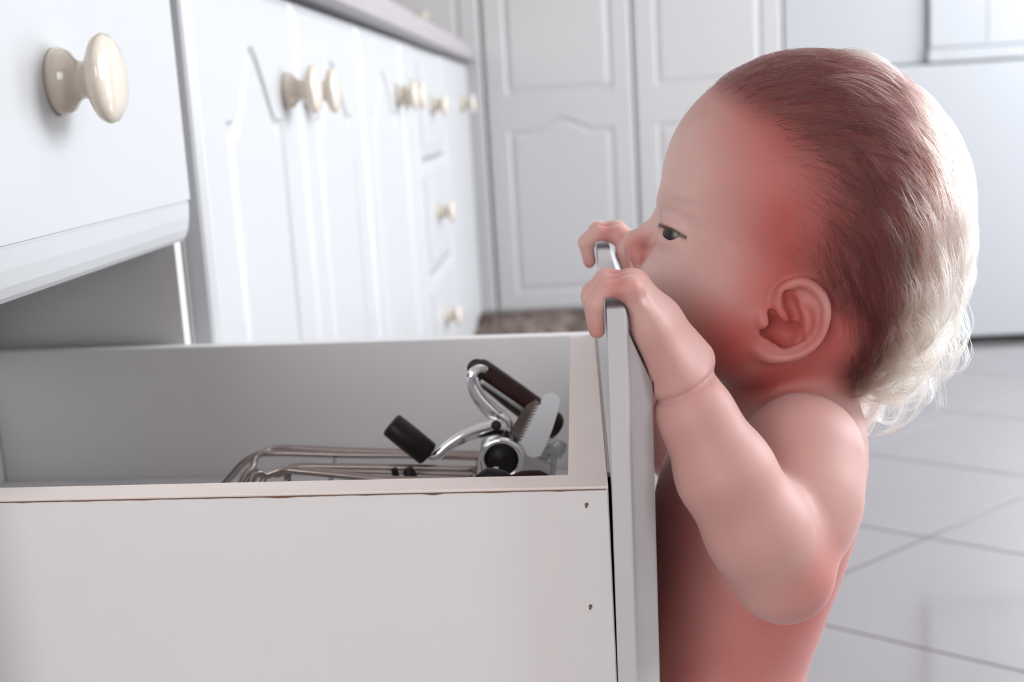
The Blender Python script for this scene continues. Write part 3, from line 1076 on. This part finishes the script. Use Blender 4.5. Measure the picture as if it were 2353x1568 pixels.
def boxed(fn, P, lo, hi, *a):
    d = np.full(len(P), 0.08, np.float32)
    m_ = np.all((P > np.asarray(lo, np.float32)) & (P < np.asarray(hi, np.float32)), axis=1)
    if m_.any():
        d[m_] = fn(P[m_], *a)
    return d


def bounds(pts, pad):
    pts = np.array(pts)
    return pts.min(0) - pad, pts.max(0) + pad


HB = (at(1868, 432, YH) - np.array([0.125, 0.10, 0.15]), at(1868, 432, YH) + np.array([0.115, 0.10, 0.11]))
EB = [bounds([_earp(p, mm) for p in EAR_RIM], 0.014) for mm in (False, True)]
NAB = bounds(NEAR_ARM + NEAR_FORE, 0.06)
FAB = bounds(FAR_ARM + FAR_FORE, 0.06)
NHB = bounds([q for p, _ in NEAR_FING for q in p] + NW + NEAR_THUMB, 0.025)
FHB = bounds([q for p, _ in FAR_FING for q in p] + FW + FAR_THUMB, 0.025)
EYB = bounds(EYE_C, 0.02)


def sd_headfull(P):
    d = sd_head(P)
    m_ = np.all((P > EYB[0].astype(np.float32)) & (P < EYB[1].astype(np.float32)), axis=1)
    if m_.any():
        d[m_] = sd_eyes(P[m_], d[m_])
    for mm, b_ in zip((False, True), EB):
        m_ = np.all((P > b_[0].astype(np.float32)) & (P < b_[1].astype(np.float32)), axis=1)
        if m_.any():
            d[m_] = cut_ear(P[m_], smin(d[m_], sd_ear(P[m_], mm), 0.0035), mm)
    return d


def sd_body(P):
    h = boxed(sd_headfull, P, *HB)
    t = sd_torso(P)
    d = smin(h, t, 0.010)
    na = boxed(sd_near_arm, P, *NAB)
    na = crease(P, na, at(1566, 893, 0.553), at(1600, 960, 0.553) - at(1558, 872, 0.553), 0.035, 0.0015, 0.0030)
    nh = boxed(sd_near_hand, P, *NHB)
    na = smin(na, nh, 0.006)
    d = smin(d, na, 0.012)
    fa = boxed(sd_far_arm, P, *FAB)
    fa = smin(fa, boxed(sd_far_hand, P, *FHB), 0.006)
    d = smin(d, fa, 0.012)
    # flesh gives way where it presses on the drawer front
    m_ = (P[:, 0] < 0.034) & (P[:, 2] < ZF1 + 0.004)
    if m_.any():
        d[m_] = np.maximum(d[m_], 0.0009 - sd_panel(P[m_])[0])
    return d


def sd_panel(q):
    """distance to the drawer front (cross-section of its moulding) and the outward normal of the nearest side"""
    bk = (XFB + 0.0004 + (q[:, 2] - ZF1) * 0.012) - q[:, 0]
    best, nbest = None, None
    # the moulding is hollow where the lip meets the bevel: two convex halves
    for half, planes in enumerate(([((0.0, 0.0), (0.0080, 0.0009)), ((0.0080, 0.0009), (0.0094, 0.0125))],
                   [((0.0094, 0.0125), (0.0187, 0.0355)), ((0.0192, 0.0372), (0.0192, 0.2))])):
        pan, nrm_ = bk.copy(), np.tile(np.array([-1.0, 0, 0]), (len(q), 1))
        for (t0, d0), (t1, d1) in planes:
            a0 = np.array([XFB + 0.0004 + t0 - d0 * 0.012, ZF1 - d0])
            a1 = np.array([XFB + 0.0004 + t1 - d1 * 0.012, ZF1 - d1])
            if d0 == 0.0:
                nn = np.array([0.0, 1.0])
            else:
                e_ = (a1 - a0) / np.linalg.norm(a1 - a0)
                nn = np.array([-e_[1], e_[0]])
            h_ = (q[:, 0] - a0[0]) * nn[0] + (q[:, 2] - a0[1]) * nn[1]
            nrm_[h_ > pan] = (nn[0], 0, nn[1])
            pan = np.maximum(pan, h_)
        if half == 0:
            pan = np.maximum(pan, ZF1 - 0.018 - q[:, 2])
        if best is None:
            best, nbest = pan, nrm_
        else:
            nbest = np.where((pan < best)[:, None], nrm_, nbest)
            best = np.minimum(best, pan)
    return np.maximum(best, 0.5295 - q[:, 1]), nbest


def polygonise(fn, lo, hi, hc, sub):
    """surface nets on a sparse grid: coarse cells of size hc, refined sub times near the surface"""
    lo = np.asarray(lo, float)
    n = np.ceil((np.asarray(hi) - lo) / hc).astype(int)
    gi = np.stack(np.meshgrid(*[np.arange(k) for k in n], indexing='ij'), -1).reshape(-1, 3)
    act = []
    for ch in np.array_split(gi, max(1, len(gi) // 200000)):
        d = fn((lo + (ch + 0.5) * hc).astype(np.float32))
        act.append(ch[np.abs(d) < hc * 1.05])
    act = np.concatenate(act)
    h = hc / sub
    o = np.stack(np.meshgrid(*[np.arange(sub + 1)] * 3, indexing='ij'), -1).reshape(-1, 3)
    o8 = np.array([[0, 0, 0], [1, 0, 0], [0, 1, 0], [1, 1, 0], [0, 0, 1], [1, 0, 1], [0, 1, 1], [1, 1, 1]])
    W = sub + 1
    cells = np.stack(np.meshgrid(*[np.arange(sub)] * 3, indexing='ij'), -1).reshape(-1, 3)
    i8 = ((cells[:, None, :] + o8[None]) @ np.array([W * W, W, 1]))          # cell -> corner index
    ids, vals = [], []
    for ch in np.array_split(act, max(1, len(act) // 4000)):
        p = ch[:, None, :] * sub + o[None]
        v = fn((lo + p.reshape(-1, 3) * h).astype(np.float32)).reshape(len(ch), -1)
        c8 = v[:, i8]                                                         # (blocks, cells, 8)
        neg = (c8 < 0).sum(2)
        bsel, csel = np.nonzero((neg > 0) & (neg < 8))
        ids.append(ch[bsel] * sub + cells[csel])
        vals.append(c8[bsel, csel])
    ids = np.concatenate(ids)
    vals = np.concatenate(vals)
    B = np.int64(1 << 20)
    key = (ids[:, 0].astype(np.int64) * B + ids[:, 1]) * B + ids[:, 2]
    order = np.argsort(key)
    key, ids, vals = key[order], ids[order], vals[order]
    acc = np.zeros((len(ids), 3))
    cnt = np.zeros(len(ids))
    for a in range(8):
        for b in (1, 2, 4):
            if a & b:
                continue
            va, vb = vals[:, a], vals[:, a | b]
            x = (va < 0) != (vb < 0)
            t = np.where(x, va / np.where(x, va - vb, 1), 0)
            pos = o8[a][None] + t[:, None] * (o8[a | b] - o8[a])[None]
            acc += np.where(x[:, None], pos, 0)
            cnt += x
    V = lo + (ids + acc / cnt[:, None]) * h
    quads = []
    ax = [(1, (1, 2)), (2, (2, 0)), (4, (0, 1))]
    for bit, (u, v) in ax:
        x = (vals[:, 0] < 0) != (vals[:, bit] < 0)
        sel = np.nonzero(x)[0]
        eu, ev = np.zeros(3, int), np.zeros(3, int)
        eu[u] = 1
        ev[v] = 1
        nb = []
        ok = np.ones(len(sel), bool)
        for off in (np.zeros(3, int), -eu, -eu - ev, -ev):
            q = ids[sel] + off
            kq = (q[:, 0].astype(np.int64) * B + q[:, 1]) * B + q[:, 2]
            ix = np.clip(np.searchsorted(key, kq), 0, len(key) - 1)
            ok &= key[ix] == kq
            nb.append(ix)
        Q = np.stack(nb, 1)[ok]
        fl = vals[sel, 0][ok] < 0
        Q[~fl] = Q[~fl][:, ::-1]
        quads.append(Q)
    return V, np.concatenate(quads)


_lo = np.array([-0.005, 0.525, -0.004])
_hi = np.array([0.235, 0.835, at(1800, 90, YH)[2]])
BV, BF = polygonise(sd_body, _lo, _hi, 0.0044, 4)
# light smoothing of the grid steps
ed = np.concatenate([BF[:, [0, 1]], BF[:, [1, 2]], BF[:, [2, 3]], BF[:, [3, 0]]])
deg = np.bincount(ed.ravel(), minlength=len(BV)).astype(float)
for lam in (0.5, -0.52, 0.5):
    av = np.zeros_like(BV)
    for k in range(3):
        av[:, k] = np.bincount(ed[:, 0], BV[ed[:, 1], k], len(BV)) + np.bincount(ed[:, 1], BV[ed[:, 0], k], len(BV))
    BV = BV + lam * (av / deg[:, None] - BV)
m_ = (BV[:, 0] < 0.04) & (BV[:, 2] < ZF1 + 0.004) & (BV[:, 2] > ZF0)
for _ in range(3):
    pan_, nn_ = sd_panel(BV[m_])
    BV[m_] += nn_ * np.maximum(0.0008 - pan_, 0)[:, None] * (pan_ > -0.004)[:, None]
print('body', len(BV), len(BF), 'min x of belly', BV[(BV[:, 2] < ZC - 0.14) & (BV[:, 2] > 0.43)][:, 0].min(), XFB + 0.0195)


def grad(fn, P, e=0.0008):
    P = P.astype(np.float32)
    g = np.stack([fn(P + np.eye(3, dtype=np.float32)[k] * e) - fn(P - np.eye(3, dtype=np.float32)[k] * e) for k in range(3)], 1)
    return g / np.maximum(np.linalg.norm(g, axis=1, keepdims=True), 1e-9)


def toimg(V):
    c_ = (V - CAM) @ MROT.T
    return 1176.5 + F * c_[:, 0] / c_[:, 2], 784 - F * c_[:, 1] / c_[:, 2]


# local head frame used for colour and hair regions (picture plane through the middle of the head, in pixels at YH)
def headuv(V):
    q = V - at(1868, 432, YH)
    s = pxm(YH)
    return 1868 + (q @ _ex) / s, 432 - (q @ _ez) / s, q[:, 1]


hu, hv, hy = headuv(BV)


def blob(c, r):
    return np.exp(-((np.linalg.norm(BV - np.asarray(c), axis=1) / r) ** 2))


flush_shade = np.full(len(BV), 0.27)
ahy = np.abs(hy)
inhead = np.clip(1 - (sd_head(BV.astype(np.float32)) - 0.001) / 0.012, 0, 1) * (BV[:, 2] > ZC - 0.25)
# pale face front, flushed cheeks, ears, neck; shaded side of head painted redder
face = np.clip((hu - 1540) / 235, 0, 1)
face = face * face * (3 - 2 * face)
flush_shade = flush_shade * (1 - inhead) + (0.03 + 0.80 * face) * inhead
for sg in (-1, 1):
    flush_shade = np.maximum(flush_shade, 0.97 * np.exp(-(((hu - 1680) / 130) ** 2 + ((hv - 745) / 120) ** 2 + ((hy - sg * 0.045) / 0.03) ** 2)))
for sg in (-1, 1):
    flush_shade = np.maximum(flush_shade, 0.72 * blob(at(1462, 578, YH + sg * 0.007), 0.0088))
for mm in (False, True):
    flush_shade = np.maximum(flush_shade, 0.9 * blob(_earp((1825, 745, -0.004), mm), 0.024))
hands = np.minimum(np.linalg.norm(BV - NEAR_FING[1][0][1], axis=1), np.linalg.norm(BV - FAR_FING[1][0][1], axis=1))
flush_shade = flush_shade + (0.18 - flush_shade) * np.clip((0.042 - hands) / 0.02, 0, 1)
for pts, r in NEAR_FING + FAR_FING:
    for p, am in ((pts[0], 0.6), ((pts[0] + pts[1]) / 2, 0.75), (pts[3], 0.5)):
        flush_shade = np.maximum(flush_shade, am * blob(p, 0.0078))
flush_shade = np.maximum(flush_shade, 0.6 * blob(NEAR_ARM[2] + np.array([0.012, -0.01, 0]), 0.03))
flush_shade = np.maximum(flush_shade, 0.85 * np.exp(-(((hu - 1466) / 22) ** 2 + ((hv - 683) / 24) ** 2 + (hy / 0.012) ** 2)))
# chest and belly painted redder for the shade the arms throw there
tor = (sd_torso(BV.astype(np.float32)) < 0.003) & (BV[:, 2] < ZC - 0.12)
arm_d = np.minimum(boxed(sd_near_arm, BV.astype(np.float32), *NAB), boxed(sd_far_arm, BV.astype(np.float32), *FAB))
flush_shade = np.where(tor, np.maximum(flush_shade, 0.62 * np.clip((arm_d - 0.002) / 0.03, 0, 1) * np.clip((ZC - 0.165 - BV[:, 2]) / 0.05, 0, 1)), flush_shade)
# natural colour of brows, lash line and scalp seen through the hair
brow = np.zeros(len(BV))
lash = np.zeros(len(BV))
for sg in (-1, 1):
    brow = np.maximum(brow, np.exp(-((hv - (446 + 0.0045 * (hu - 1545) ** 2)) / 13) ** 2 - ((hu - 1548) / 34) ** 2) * np.clip((sg * hy - 0.006) / 0.006, 0, 1))
for y in EYE_Y:
    P_ = [at(1506, 516, y), at(1523, 520, y), at(1540, 527, y), at(1569, 541, y)]
    e0, e1 = headuv(np.array(P_))[:2]
    near = np.abs(BV[:, 1] - y) < 0.016
    yy = np.interp(hu, e0, e1)
    lash = np.maximum(lash, np.exp(-((hv - yy + 1.5) / 5.5) ** 2) * near * (hu > e0[0] - 6) * (hu < e0[-1] + 4))


def hairline(u, v):
    """0 on bare skin, 1 on the hair-covered scalp (side view: u to the back of the head, v down)"""
    fr = np.interp(v, [100, 180, 235, 300, 380, 470, 560, 640, 700, 840, 900], [1590, 1600, 1640, 1720, 1780, 1800, 1790, 1830, 1915, 1905, 1960])
    wd = np.interp(v, [150, 300, 500, 700], [60, 150, 170, 60])
    return np.clip((u - fr) / wd + 0.35, 0, 1) * np.clip((905 - v) / 25, 0, 1)


scalp = hairline(hu, hv) * (BV[:, 2] > ZC - 0.17)
for mm in (False, True):
    scalp = scalp * np.clip((np.linalg.norm(BV - _earp((1822, 742, -0.006), mm), axis=1) - 0.018) / 0.005, 0, 1)

scalp_tint = scalp * (1 - 0.75 * np.clip((hu - 2010) / 90, 0, 1))
# fine down at the temple tints the skin ahead of the hairline
fr_ = np.interp(hv, [100, 180, 235, 300, 380, 470, 560, 640, 700], [1590, 1600, 1640, 1720, 1780, 1800, 1790, 1830, 1915])
scalp_tint = np.maximum(scalp_tint, 0.42 * np.clip((hu - fr_ + 170) / 340, 0, 1) * (hv < 640) * inhead * np.clip((2000 - hu) / 60, 0, 1) * np.clip((640 - hv) / 80, 0, 1))

me = bpy.data.meshes.new('person')
o_p = np.array([float(PEL[0]), YH, 0.0])
me.vertices.add(len(BV))
me.vertices.foreach_set('co', (BV - o_p).astype(np.float32).ravel())
me.loops.add(len(BF) * 4)
me.loops.foreach_set('vertex_index', BF.astype(np.int32).ravel())
me.polygons.add(len(BF))
me.polygons.foreach_set('loop_start', np.arange(0, len(BF) * 4, 4, dtype=np.int32))
me.polygons.foreach_set('use_smooth', np.ones(len(BF), bool))
me.update(calc_edges=True)
me.validate()
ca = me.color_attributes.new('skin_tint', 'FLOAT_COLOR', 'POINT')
ca.data.foreach_set('color', np.stack([flush_shade, np.maximum(brow * 0.16, lash), scalp_tint, np.ones(len(BV))], 1).astype(np.float32).ravel())
person = bpy.data.objects.new('person', me)
COL.objects.link(person)
person.location = tuple(o_p)
person['_o'] = list(o_p)
person['label'] = 'bare-shouldered toddler with curly hair standing at the open drawer, both hands over its front'
person['category'] = 'person'

sk = bpy.data.materials.new('skin')
sk.use_nodes = True
nt = sk.node_tree
b = nt.nodes['Principled BSDF']
va = nt.nodes.new('ShaderNodeVertexColor')
va.layer_name = 'skin_tint'
sep = nt.nodes.new('ShaderNodeSeparateColor')
nt.links.new(va.outputs[0], sep.inputs[0])
tc = nt.nodes.new('ShaderNodeTexCoord')
nz = nt.nodes.new('ShaderNodeTexNoise')
nz.inputs['Scale'].default_value = 55
nz.inputs['Detail'].default_value = 4
nt.links.new(tc.outputs['Object'], nz.inputs['Vector'])


def mixrgb(f, a, b_):
    n_ = nt.nodes.new('ShaderNodeMixRGB')
    for i, x in enumerate((f, a, b_)):
        if isinstance(x, (int, float)):
            n_.inputs[i].default_value = x
        elif isinstance(x, tuple):
            n_.inputs[i].default_value = (*x, 1)
        else:
            nt.links.new(x, n_.inputs[i])
    return n_.outputs[0]


SKIN, SKIN2, FLUSH_SHADE = (0.65, 0.46, 0.42), (0.61, 0.39, 0.345), (0.46, 0.040, 0.034)
c_ = mixrgb(nz.outputs['Fac'], SKIN, SKIN2)
mot = nt.nodes.new('ShaderNodeTexNoise')
mot.inputs['Scale'].default_value = 24
mot.inputs['Detail'].default_value = 3
nt.links.new(tc.outputs['Object'], mot.inputs['Vector'])
mr = nt.nodes.new('ShaderNodeMapRange')
mr.inputs['From Min'].default_value = 0.3
mr.inputs['From Max'].default_value = 0.7
mr.inputs['To Min'].default_value = 0.88
mr.inputs['To Max'].default_value = 1.10
nt.links.new(mot.outputs['Fac'], mr.inputs['Value'])
mm_ = nt.nodes.new('ShaderNodeMath')
mm_.operation = 'MULTIPLY'
mm_.use_clamp = True
nt.links.new(sep.outputs[0], mm_.inputs[0])
nt.links.new(mr.outputs[0], mm_.inputs[1])
c_ = mixrgb(mm_.outputs[0], c_, FLUSH_SHADE)
c_ = mixrgb(sep.outputs[2], c_, (0.20, 0.055, 0.05))
c_ = mixrgb(sep.outputs[1], c_, (0.05, 0.022, 0.018))
nt.links.new(c_, b.inputs['Base Color'])
b.inputs['Roughness'].default_value = 0.54
b.inputs['Specular IOR Level'].default_value = 0.45
b.inputs['Sheen Weight'].default_value = 0.14
b.inputs['Sheen Roughness'].default_value = 0.35
b.inputs['Sheen Tint'].default_value = (1.0, 0.97, 0.97, 1)
b.inputs['Subsurface Weight'].default_value = 0.35
b.inputs['Subsurface Radius'].default_value = (0.0065, 0.0022, 0.0012)
b.inputs['Subsurface Scale'].default_value = 1.0
bn = nt.nodes.new('ShaderNodeTexNoise')
bn.inputs['Scale'].default_value = 900
nt.links.new(tc.outputs['Object'], bn.inputs['Vector'])
bp = nt.nodes.new('ShaderNodeBump')
bp.inputs['Strength'].default_value = 0.06
bp.inputs['Distance'].default_value = 0.0006
nt.links.new(bn.outputs['Fac'], bp.inputs['Height'])
nt.links.new(bp.outputs[0], b.inputs['Normal'])
me.materials.append(sk)

# eyes
eyem = bpy.data.materials.new('eyeball')
eyem.use_nodes = True
ent = eyem.node_tree
eb = ent.nodes['Principled BSDF']
eb.inputs['Roughness'].default_value = 0.28
etc = ent.nodes.new('ShaderNodeTexCoord')
gaze = Vector((-0.60, -0.78, 0.10)).normalized()
dt = ent.nodes.new('ShaderNodeVectorMath')
dt.operation = 'DOT_PRODUCT'
nrm = ent.nodes.new('ShaderNodeVectorMath')
nrm.operation = 'NORMALIZE'
ent.links.new(etc.outputs['Object'], nrm.inputs[0])
ent.links.new(nrm.outputs[0], dt.inputs[0])
dt.inputs[1].default_value = gaze
er = ent.nodes.new('ShaderNodeValToRGB')
er.color_ramp.interpolation = 'LINEAR'
els = er.color_ramp.elements
els[0].position, els[0].color = 0.0, (0.26, 0.185, 0.175, 1)  # white of the eye painted dark for the shade under the lid
els[1].position, els[1].color = 1.0, (0.008, 0.006, 0.006, 1)
for p_, c2 in ((0.80, (0.26, 0.185, 0.175, 1)), (0.83, (0.035, 0.022, 0.018, 1)), (0.955, (0.06, 0.035, 0.025, 1)), (0.965, (0.008, 0.006, 0.006, 1))):
    e_ = els.new(p_)
    e_.color = c2
ent.links.new(dt.outputs['Value'], er.inputs[0])
ent.links.new(er.outputs[0], eb.inputs['Base Color'])
for c0 in EYE_C:
    bm = bmesh.new()
    bmesh.ops.create_uvsphere(bm, u_segments=32, v_segments=20, radius=EYE_R - 0.0004)
    for v in bm.verts:
        v.co += Vector(c0)
    eo = bm_obj('eye', bm, eyem, person, smooth=True, origin=c0)

# nappy, below the frame
bm = bmesh.new()
zt, n = 0.415, 40
rows = []
th = 2 * PI * np.arange(n) / n
dirs = np.stack([np.cos(th), np.sin(th), 0 * th], 1)
for z, off in ((0.372, 0.0012), (0.368, 0.0032), (0.35, 0.0042), (0.33, 0.0055), (0.31, 0.0065), (0.292, 0.0060), (0.284, 0.0035)):
    r_n = np.full(n, 0.12)
    for _ in range(60):
        q = np.array([PEL[0], YH, z]) + dirs * r_n[:, None]
        r_n -= np.clip((sd_torso(q.astype(np.float32)) - off) * 0.8, -0.01, 0.02)
    rows.append([bm.verts.new(tuple(np.array([PEL[0], YH, z]) + dirs[k] * r_n[k])) for k in range(n)])
for A, B in zip(rows, rows[1:]):
    for k in range(n):
        bm.faces.new((A[k], A[(k + 1) % n], B[(k + 1) % n], B[k]))
bm.faces.new(rows[-1])
np_ = bm_obj('nappy', bm, M['nappy'], person, smooth=True)
np_['label'] = 'white nappy'

# ------------------------------------------------------------------ hair: strands that follow the scalp, loose curls at the back
NH = 15000
tri = np.concatenate([BF[:, [0, 1, 2]], BF[:, [0, 2, 3]]])
hv_t, hu_t = hv[tri].mean(1), hu[tri].mean(1)
wt_ = scalp[tri].mean(1) ** 1.5
wt_ = wt_ * np.interp(hu_t, [1580, 1700, 1850, 2000, 2300], [0.45, 0.7, 1.0, 1.1, 1.2]) * (hv_t < 885)
pa, pb, pc = BV[tri[:, 0]], BV[tri[:, 1]], BV[tri[:, 2]]
ar = np.linalg.norm(np.cross(pb - pa, pc - pa), axis=1) * wt_
pick = rng.choice(len(tri), NH, p=ar / ar.sum())
r1, r2 = rng.random(NH), rng.random(NH)
sw = r1 + r2 > 1
r1[sw], r2[sw] = 1 - r1[sw], 1 - r2[sw]
root = pa[pick] + r1[:, None] * (pb - pa)[pick] + r2[:, None] * (pc - pa)[pick]
ru, rv, ry_ = headuv(root)
sgn = np.sign(ry_)
sn = ry_ / 0.062
# locks: roots in the same cell share direction, lift and curl phase
NCELL = 9973


def cellrand(size, seed):
    c_ = np.floor(root / size + 100).astype(np.int64)
    h_ = np.abs(c_[:, 0] * 73856093 ^ c_[:, 1] * 19349663 ^ c_[:, 2] * 83492791) % NCELL
    return np.random.default_rng(seed).random((NCELL, 5))[h_]


cp = cellrand(0.0085, 5)
cq = cellrand(0.004, 6)
# flow: backwards over the top, turning down behind the ear and at the back
fx = np.interp(ru, [1600, 1850, 1980, 2080, 2200], [1.0, 0.95, 0.70, 0.35, 0.12])
fz = np.interp(ru, [1600, 1800, 1950, 2060, 2200], [0.10, -0.12, -0.55, -1.0, -1.0])
side = np.clip((rv - 300) / 250, 0, 1)
fx = fx * (1 - 0.50 * side)
fz = fz - 0.75 * side
flow = fx[:, None] * _ex + fz[:, None] * _ez + (sgn * 0.22 * (1 - np.abs(sn)))[:, None] * np.array([0, 1.0, 0])
flow += (cp[:, :3] - 0.5) * 0.55 + (cq[:, :3] - 0.5) * 0.3 + rng.normal(0, 0.14, flow.shape)
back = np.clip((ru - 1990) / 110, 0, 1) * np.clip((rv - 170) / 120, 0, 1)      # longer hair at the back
low = np.clip((rv - 350) / 220, 0, 1) * np.clip((ru - 1935) / 120, 0, 1)       # curls
lock = np.zeros(NH)
for (x, y, r_l) in ((1895, 158, 32), (1860, 190, 26), (1985, 395, 36), (1960, 440, 24), (2070, 330, 40)):
    lock = np.maximum(lock, np.exp(-(((ru - x) / r_l) ** 2 + ((rv - y) / r_l) ** 2)) * (ry_ < 0.01) * (cq[:, 4] < 0.5))
L = 0.017 + 0.007 * rng.random(NH) + 0.006 * cp[:, 3] + back * (0.016 + 0.020 * rng.random(NH)) + low * (0.018 + 0.022 * cp[:, 4]) + lock * 0.008
L = np.minimum(L, 0.013 + np.maximum(0, 915 - rv) * 0.00023 * 1.25)
L *= np.interp(ru, [1580, 1700], [0.6, 1.0])
hl = hairline(ru, rv)
L *= 0.45 + 0.55 * np.clip(hl * 1.3, 0, 1)
L *= np.where((ru < 1890) & (rv > 540), 0.6, 1.0)
lit_back = np.clip((ru - 1990) / 105 + 0.5 * (cp[:, 3] - 0.5), 0, 1) * np.clip((rv - 150) / 120, 0, 1)  # window light on the back of the head, painted as paler hair
lit_back = np.maximum(lit_back, np.clip((rv - 690) / 110, 0, 1) * np.clip((ru - 2010) / 60, 0, 1))
NS = 16
pts = np.zeros((NH, NS + 1, 3))
pts[:, 0] = root
p = root.copy()
dirv = flow / np.linalg.norm(flow, axis=1, keepdims=True)
amp = low * (0.0030 + 0.0050 * cp[:, 3]) + back * (1 - low) * 0.0007 * cp[:, 3]
turn = 0.6 + 1.7 * low * (0.4 + cp[:, 1])
ph = cp[:, 0] * 2 * PI + cq[:, 0] * 0.9 + rng.normal(0, 0.25, NH)
top = 0.0006 + 0.0016 * cq[:, 2] + 0.0022 * cp[:, 2] * np.interp(ru, [1600, 1900], [0.3, 1.0])
for s in range(1, NS + 1):
    t = s / NS
    g = grad(sd_headfull, p)
    tang = dirv - (dirv * g).sum(1, keepdims=True) * g
    tang /= np.maximum(np.linalg.norm(tang, axis=1, keepdims=True), 1e-6)
    step = tang + (back * 0.25 + low * 0.35)[:, None] * np.array([0, 0, -1.0])
    step /= np.maximum(np.linalg.norm(step, axis=1, keepdims=True), 1e-6)
    p = p + step * (L / NS)[:, None]
    dd = sd_headfull(p.astype(np.float32))
    g = grad(sd_headfull, p)
    lift = top * math.sin(min(1, t * 1.6) * PI / 2) + lock * 0.0045 * math.sin(t * PI * 0.75) + back * (0.0010 + 0.0022 * cp[:, 2]) * t + low * t * (0.003 + 0.024 * cp[:, 2] ** 1.5)
    p = p + g * (lift - dd)[:, None]
    bino = np.cross(g, step)
    bino /= np.maximum(np.linalg.norm(bino, axis=1, keepdims=True), 1e-6)
    a_ = np.minimum(amp * min(1, t * 1.8), lift * 0.85 + 0.0004)
    ang = ph + 2 * PI * turn * t
    pts[:, s] = p + bino * (a_ * 1.2 * np.cos(ang))[:, None] + g * (a_ * np.sin(ang))[:, None]
    dirv = 0.85 * dirv + 0.15 * step

# strands of one lock gather towards its tip
c_ = np.floor(root / 0.0085 + 100).astype(np.int64)
_, ci = np.unique((c_[:, 0] * 1000 + c_[:, 1]) * 1000 + c_[:, 2], return_inverse=True)
gsum = np.zeros((ci.max() + 1, NS + 1, 3))
np.add.at(gsum, ci, pts)
gsum /= np.bincount(ci)[:, None, None]
gat = (0.30 + 0.50 * np.maximum(back, low))[:, None] * np.linspace(0, 1, NS + 1)[None] ** 1.2 * (0.75 + 0.25 * cq[:, 1])[:, None]
pts = pts * (1 - gat[..., None]) + gsum[ci] * gat[..., None]

hc = bpy.data.hair_curves.new('hair')
hc.add_curves([NS + 1] * NH)
hc.position_data.foreach_set('vector', (pts - o_p).astype(np.float32).reshape(-1))
rad = (np.linspace(1.0, 0.4, NS + 1)[None] * ((0.000060 + 0.000035 * rng.random(NH)) * (0.55 + 0.45 * np.clip(hl * 1.4, 0, 1)))[:, None]).astype(np.float32)
ra_ = hc.attributes.new('radius', 'FLOAT', 'POINT') if 'radius' not in hc.attributes else hc.attributes['radius']
ra_.data.foreach_set('value', rad.reshape(-1))
# pale tone at back and on lifted locks paints window light; short hair brown
tt = np.linspace(0, 1, NS + 1)[None]
tone = np.clip(lit_back[:, None] * (0.55 + 0.6 * tt) + (lock * 0.9)[:, None] * tt + 0.10 * (cq[:, 3] - 0.5)[:, None] + 0.03 + 0.25 * (1 - np.clip(hl * 1.5, 0, 1))[:, None], 0, 1).astype(np.float32)
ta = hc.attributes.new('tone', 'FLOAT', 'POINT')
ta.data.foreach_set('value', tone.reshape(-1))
hair = bpy.data.objects.new('hair', hc)
COL.objects.link(hair)
hair.parent = person
hair['label'] = 'fine brown hair with curls at the back, painted pale where the window lights them'
hm = bpy.data.materials.new('baby_hair')
hm.use_nodes = True
nt = hm.node_tree
for n_ in list(nt.nodes):
    nt.nodes.remove(n_)
out = nt.nodes.new('ShaderNodeOutputMaterial')
hb = nt.nodes.new('ShaderNodeBsdfHairPrincipled')
hb.parametrization = 'COLOR'
at_ = nt.nodes.new('ShaderNodeAttribute')
at_.attribute_name = 'tone'
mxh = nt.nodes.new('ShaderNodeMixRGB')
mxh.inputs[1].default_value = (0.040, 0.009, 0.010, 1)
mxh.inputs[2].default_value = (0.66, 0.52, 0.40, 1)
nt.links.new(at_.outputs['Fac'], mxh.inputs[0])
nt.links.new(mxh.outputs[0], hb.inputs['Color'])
hb.inputs['Roughness'].default_value = 0.32
hb.inputs['Radial Roughness'].default_value = 0.5
hb.inputs['IOR'].default_value = 1.33
hb.inputs['Random Roughness'].default_value = 0.2
nt.links.new(hb.outputs[0], out.inputs[0])
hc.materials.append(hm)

for o in list(S.objects):
    if '_o' in o:
        del o['_o']
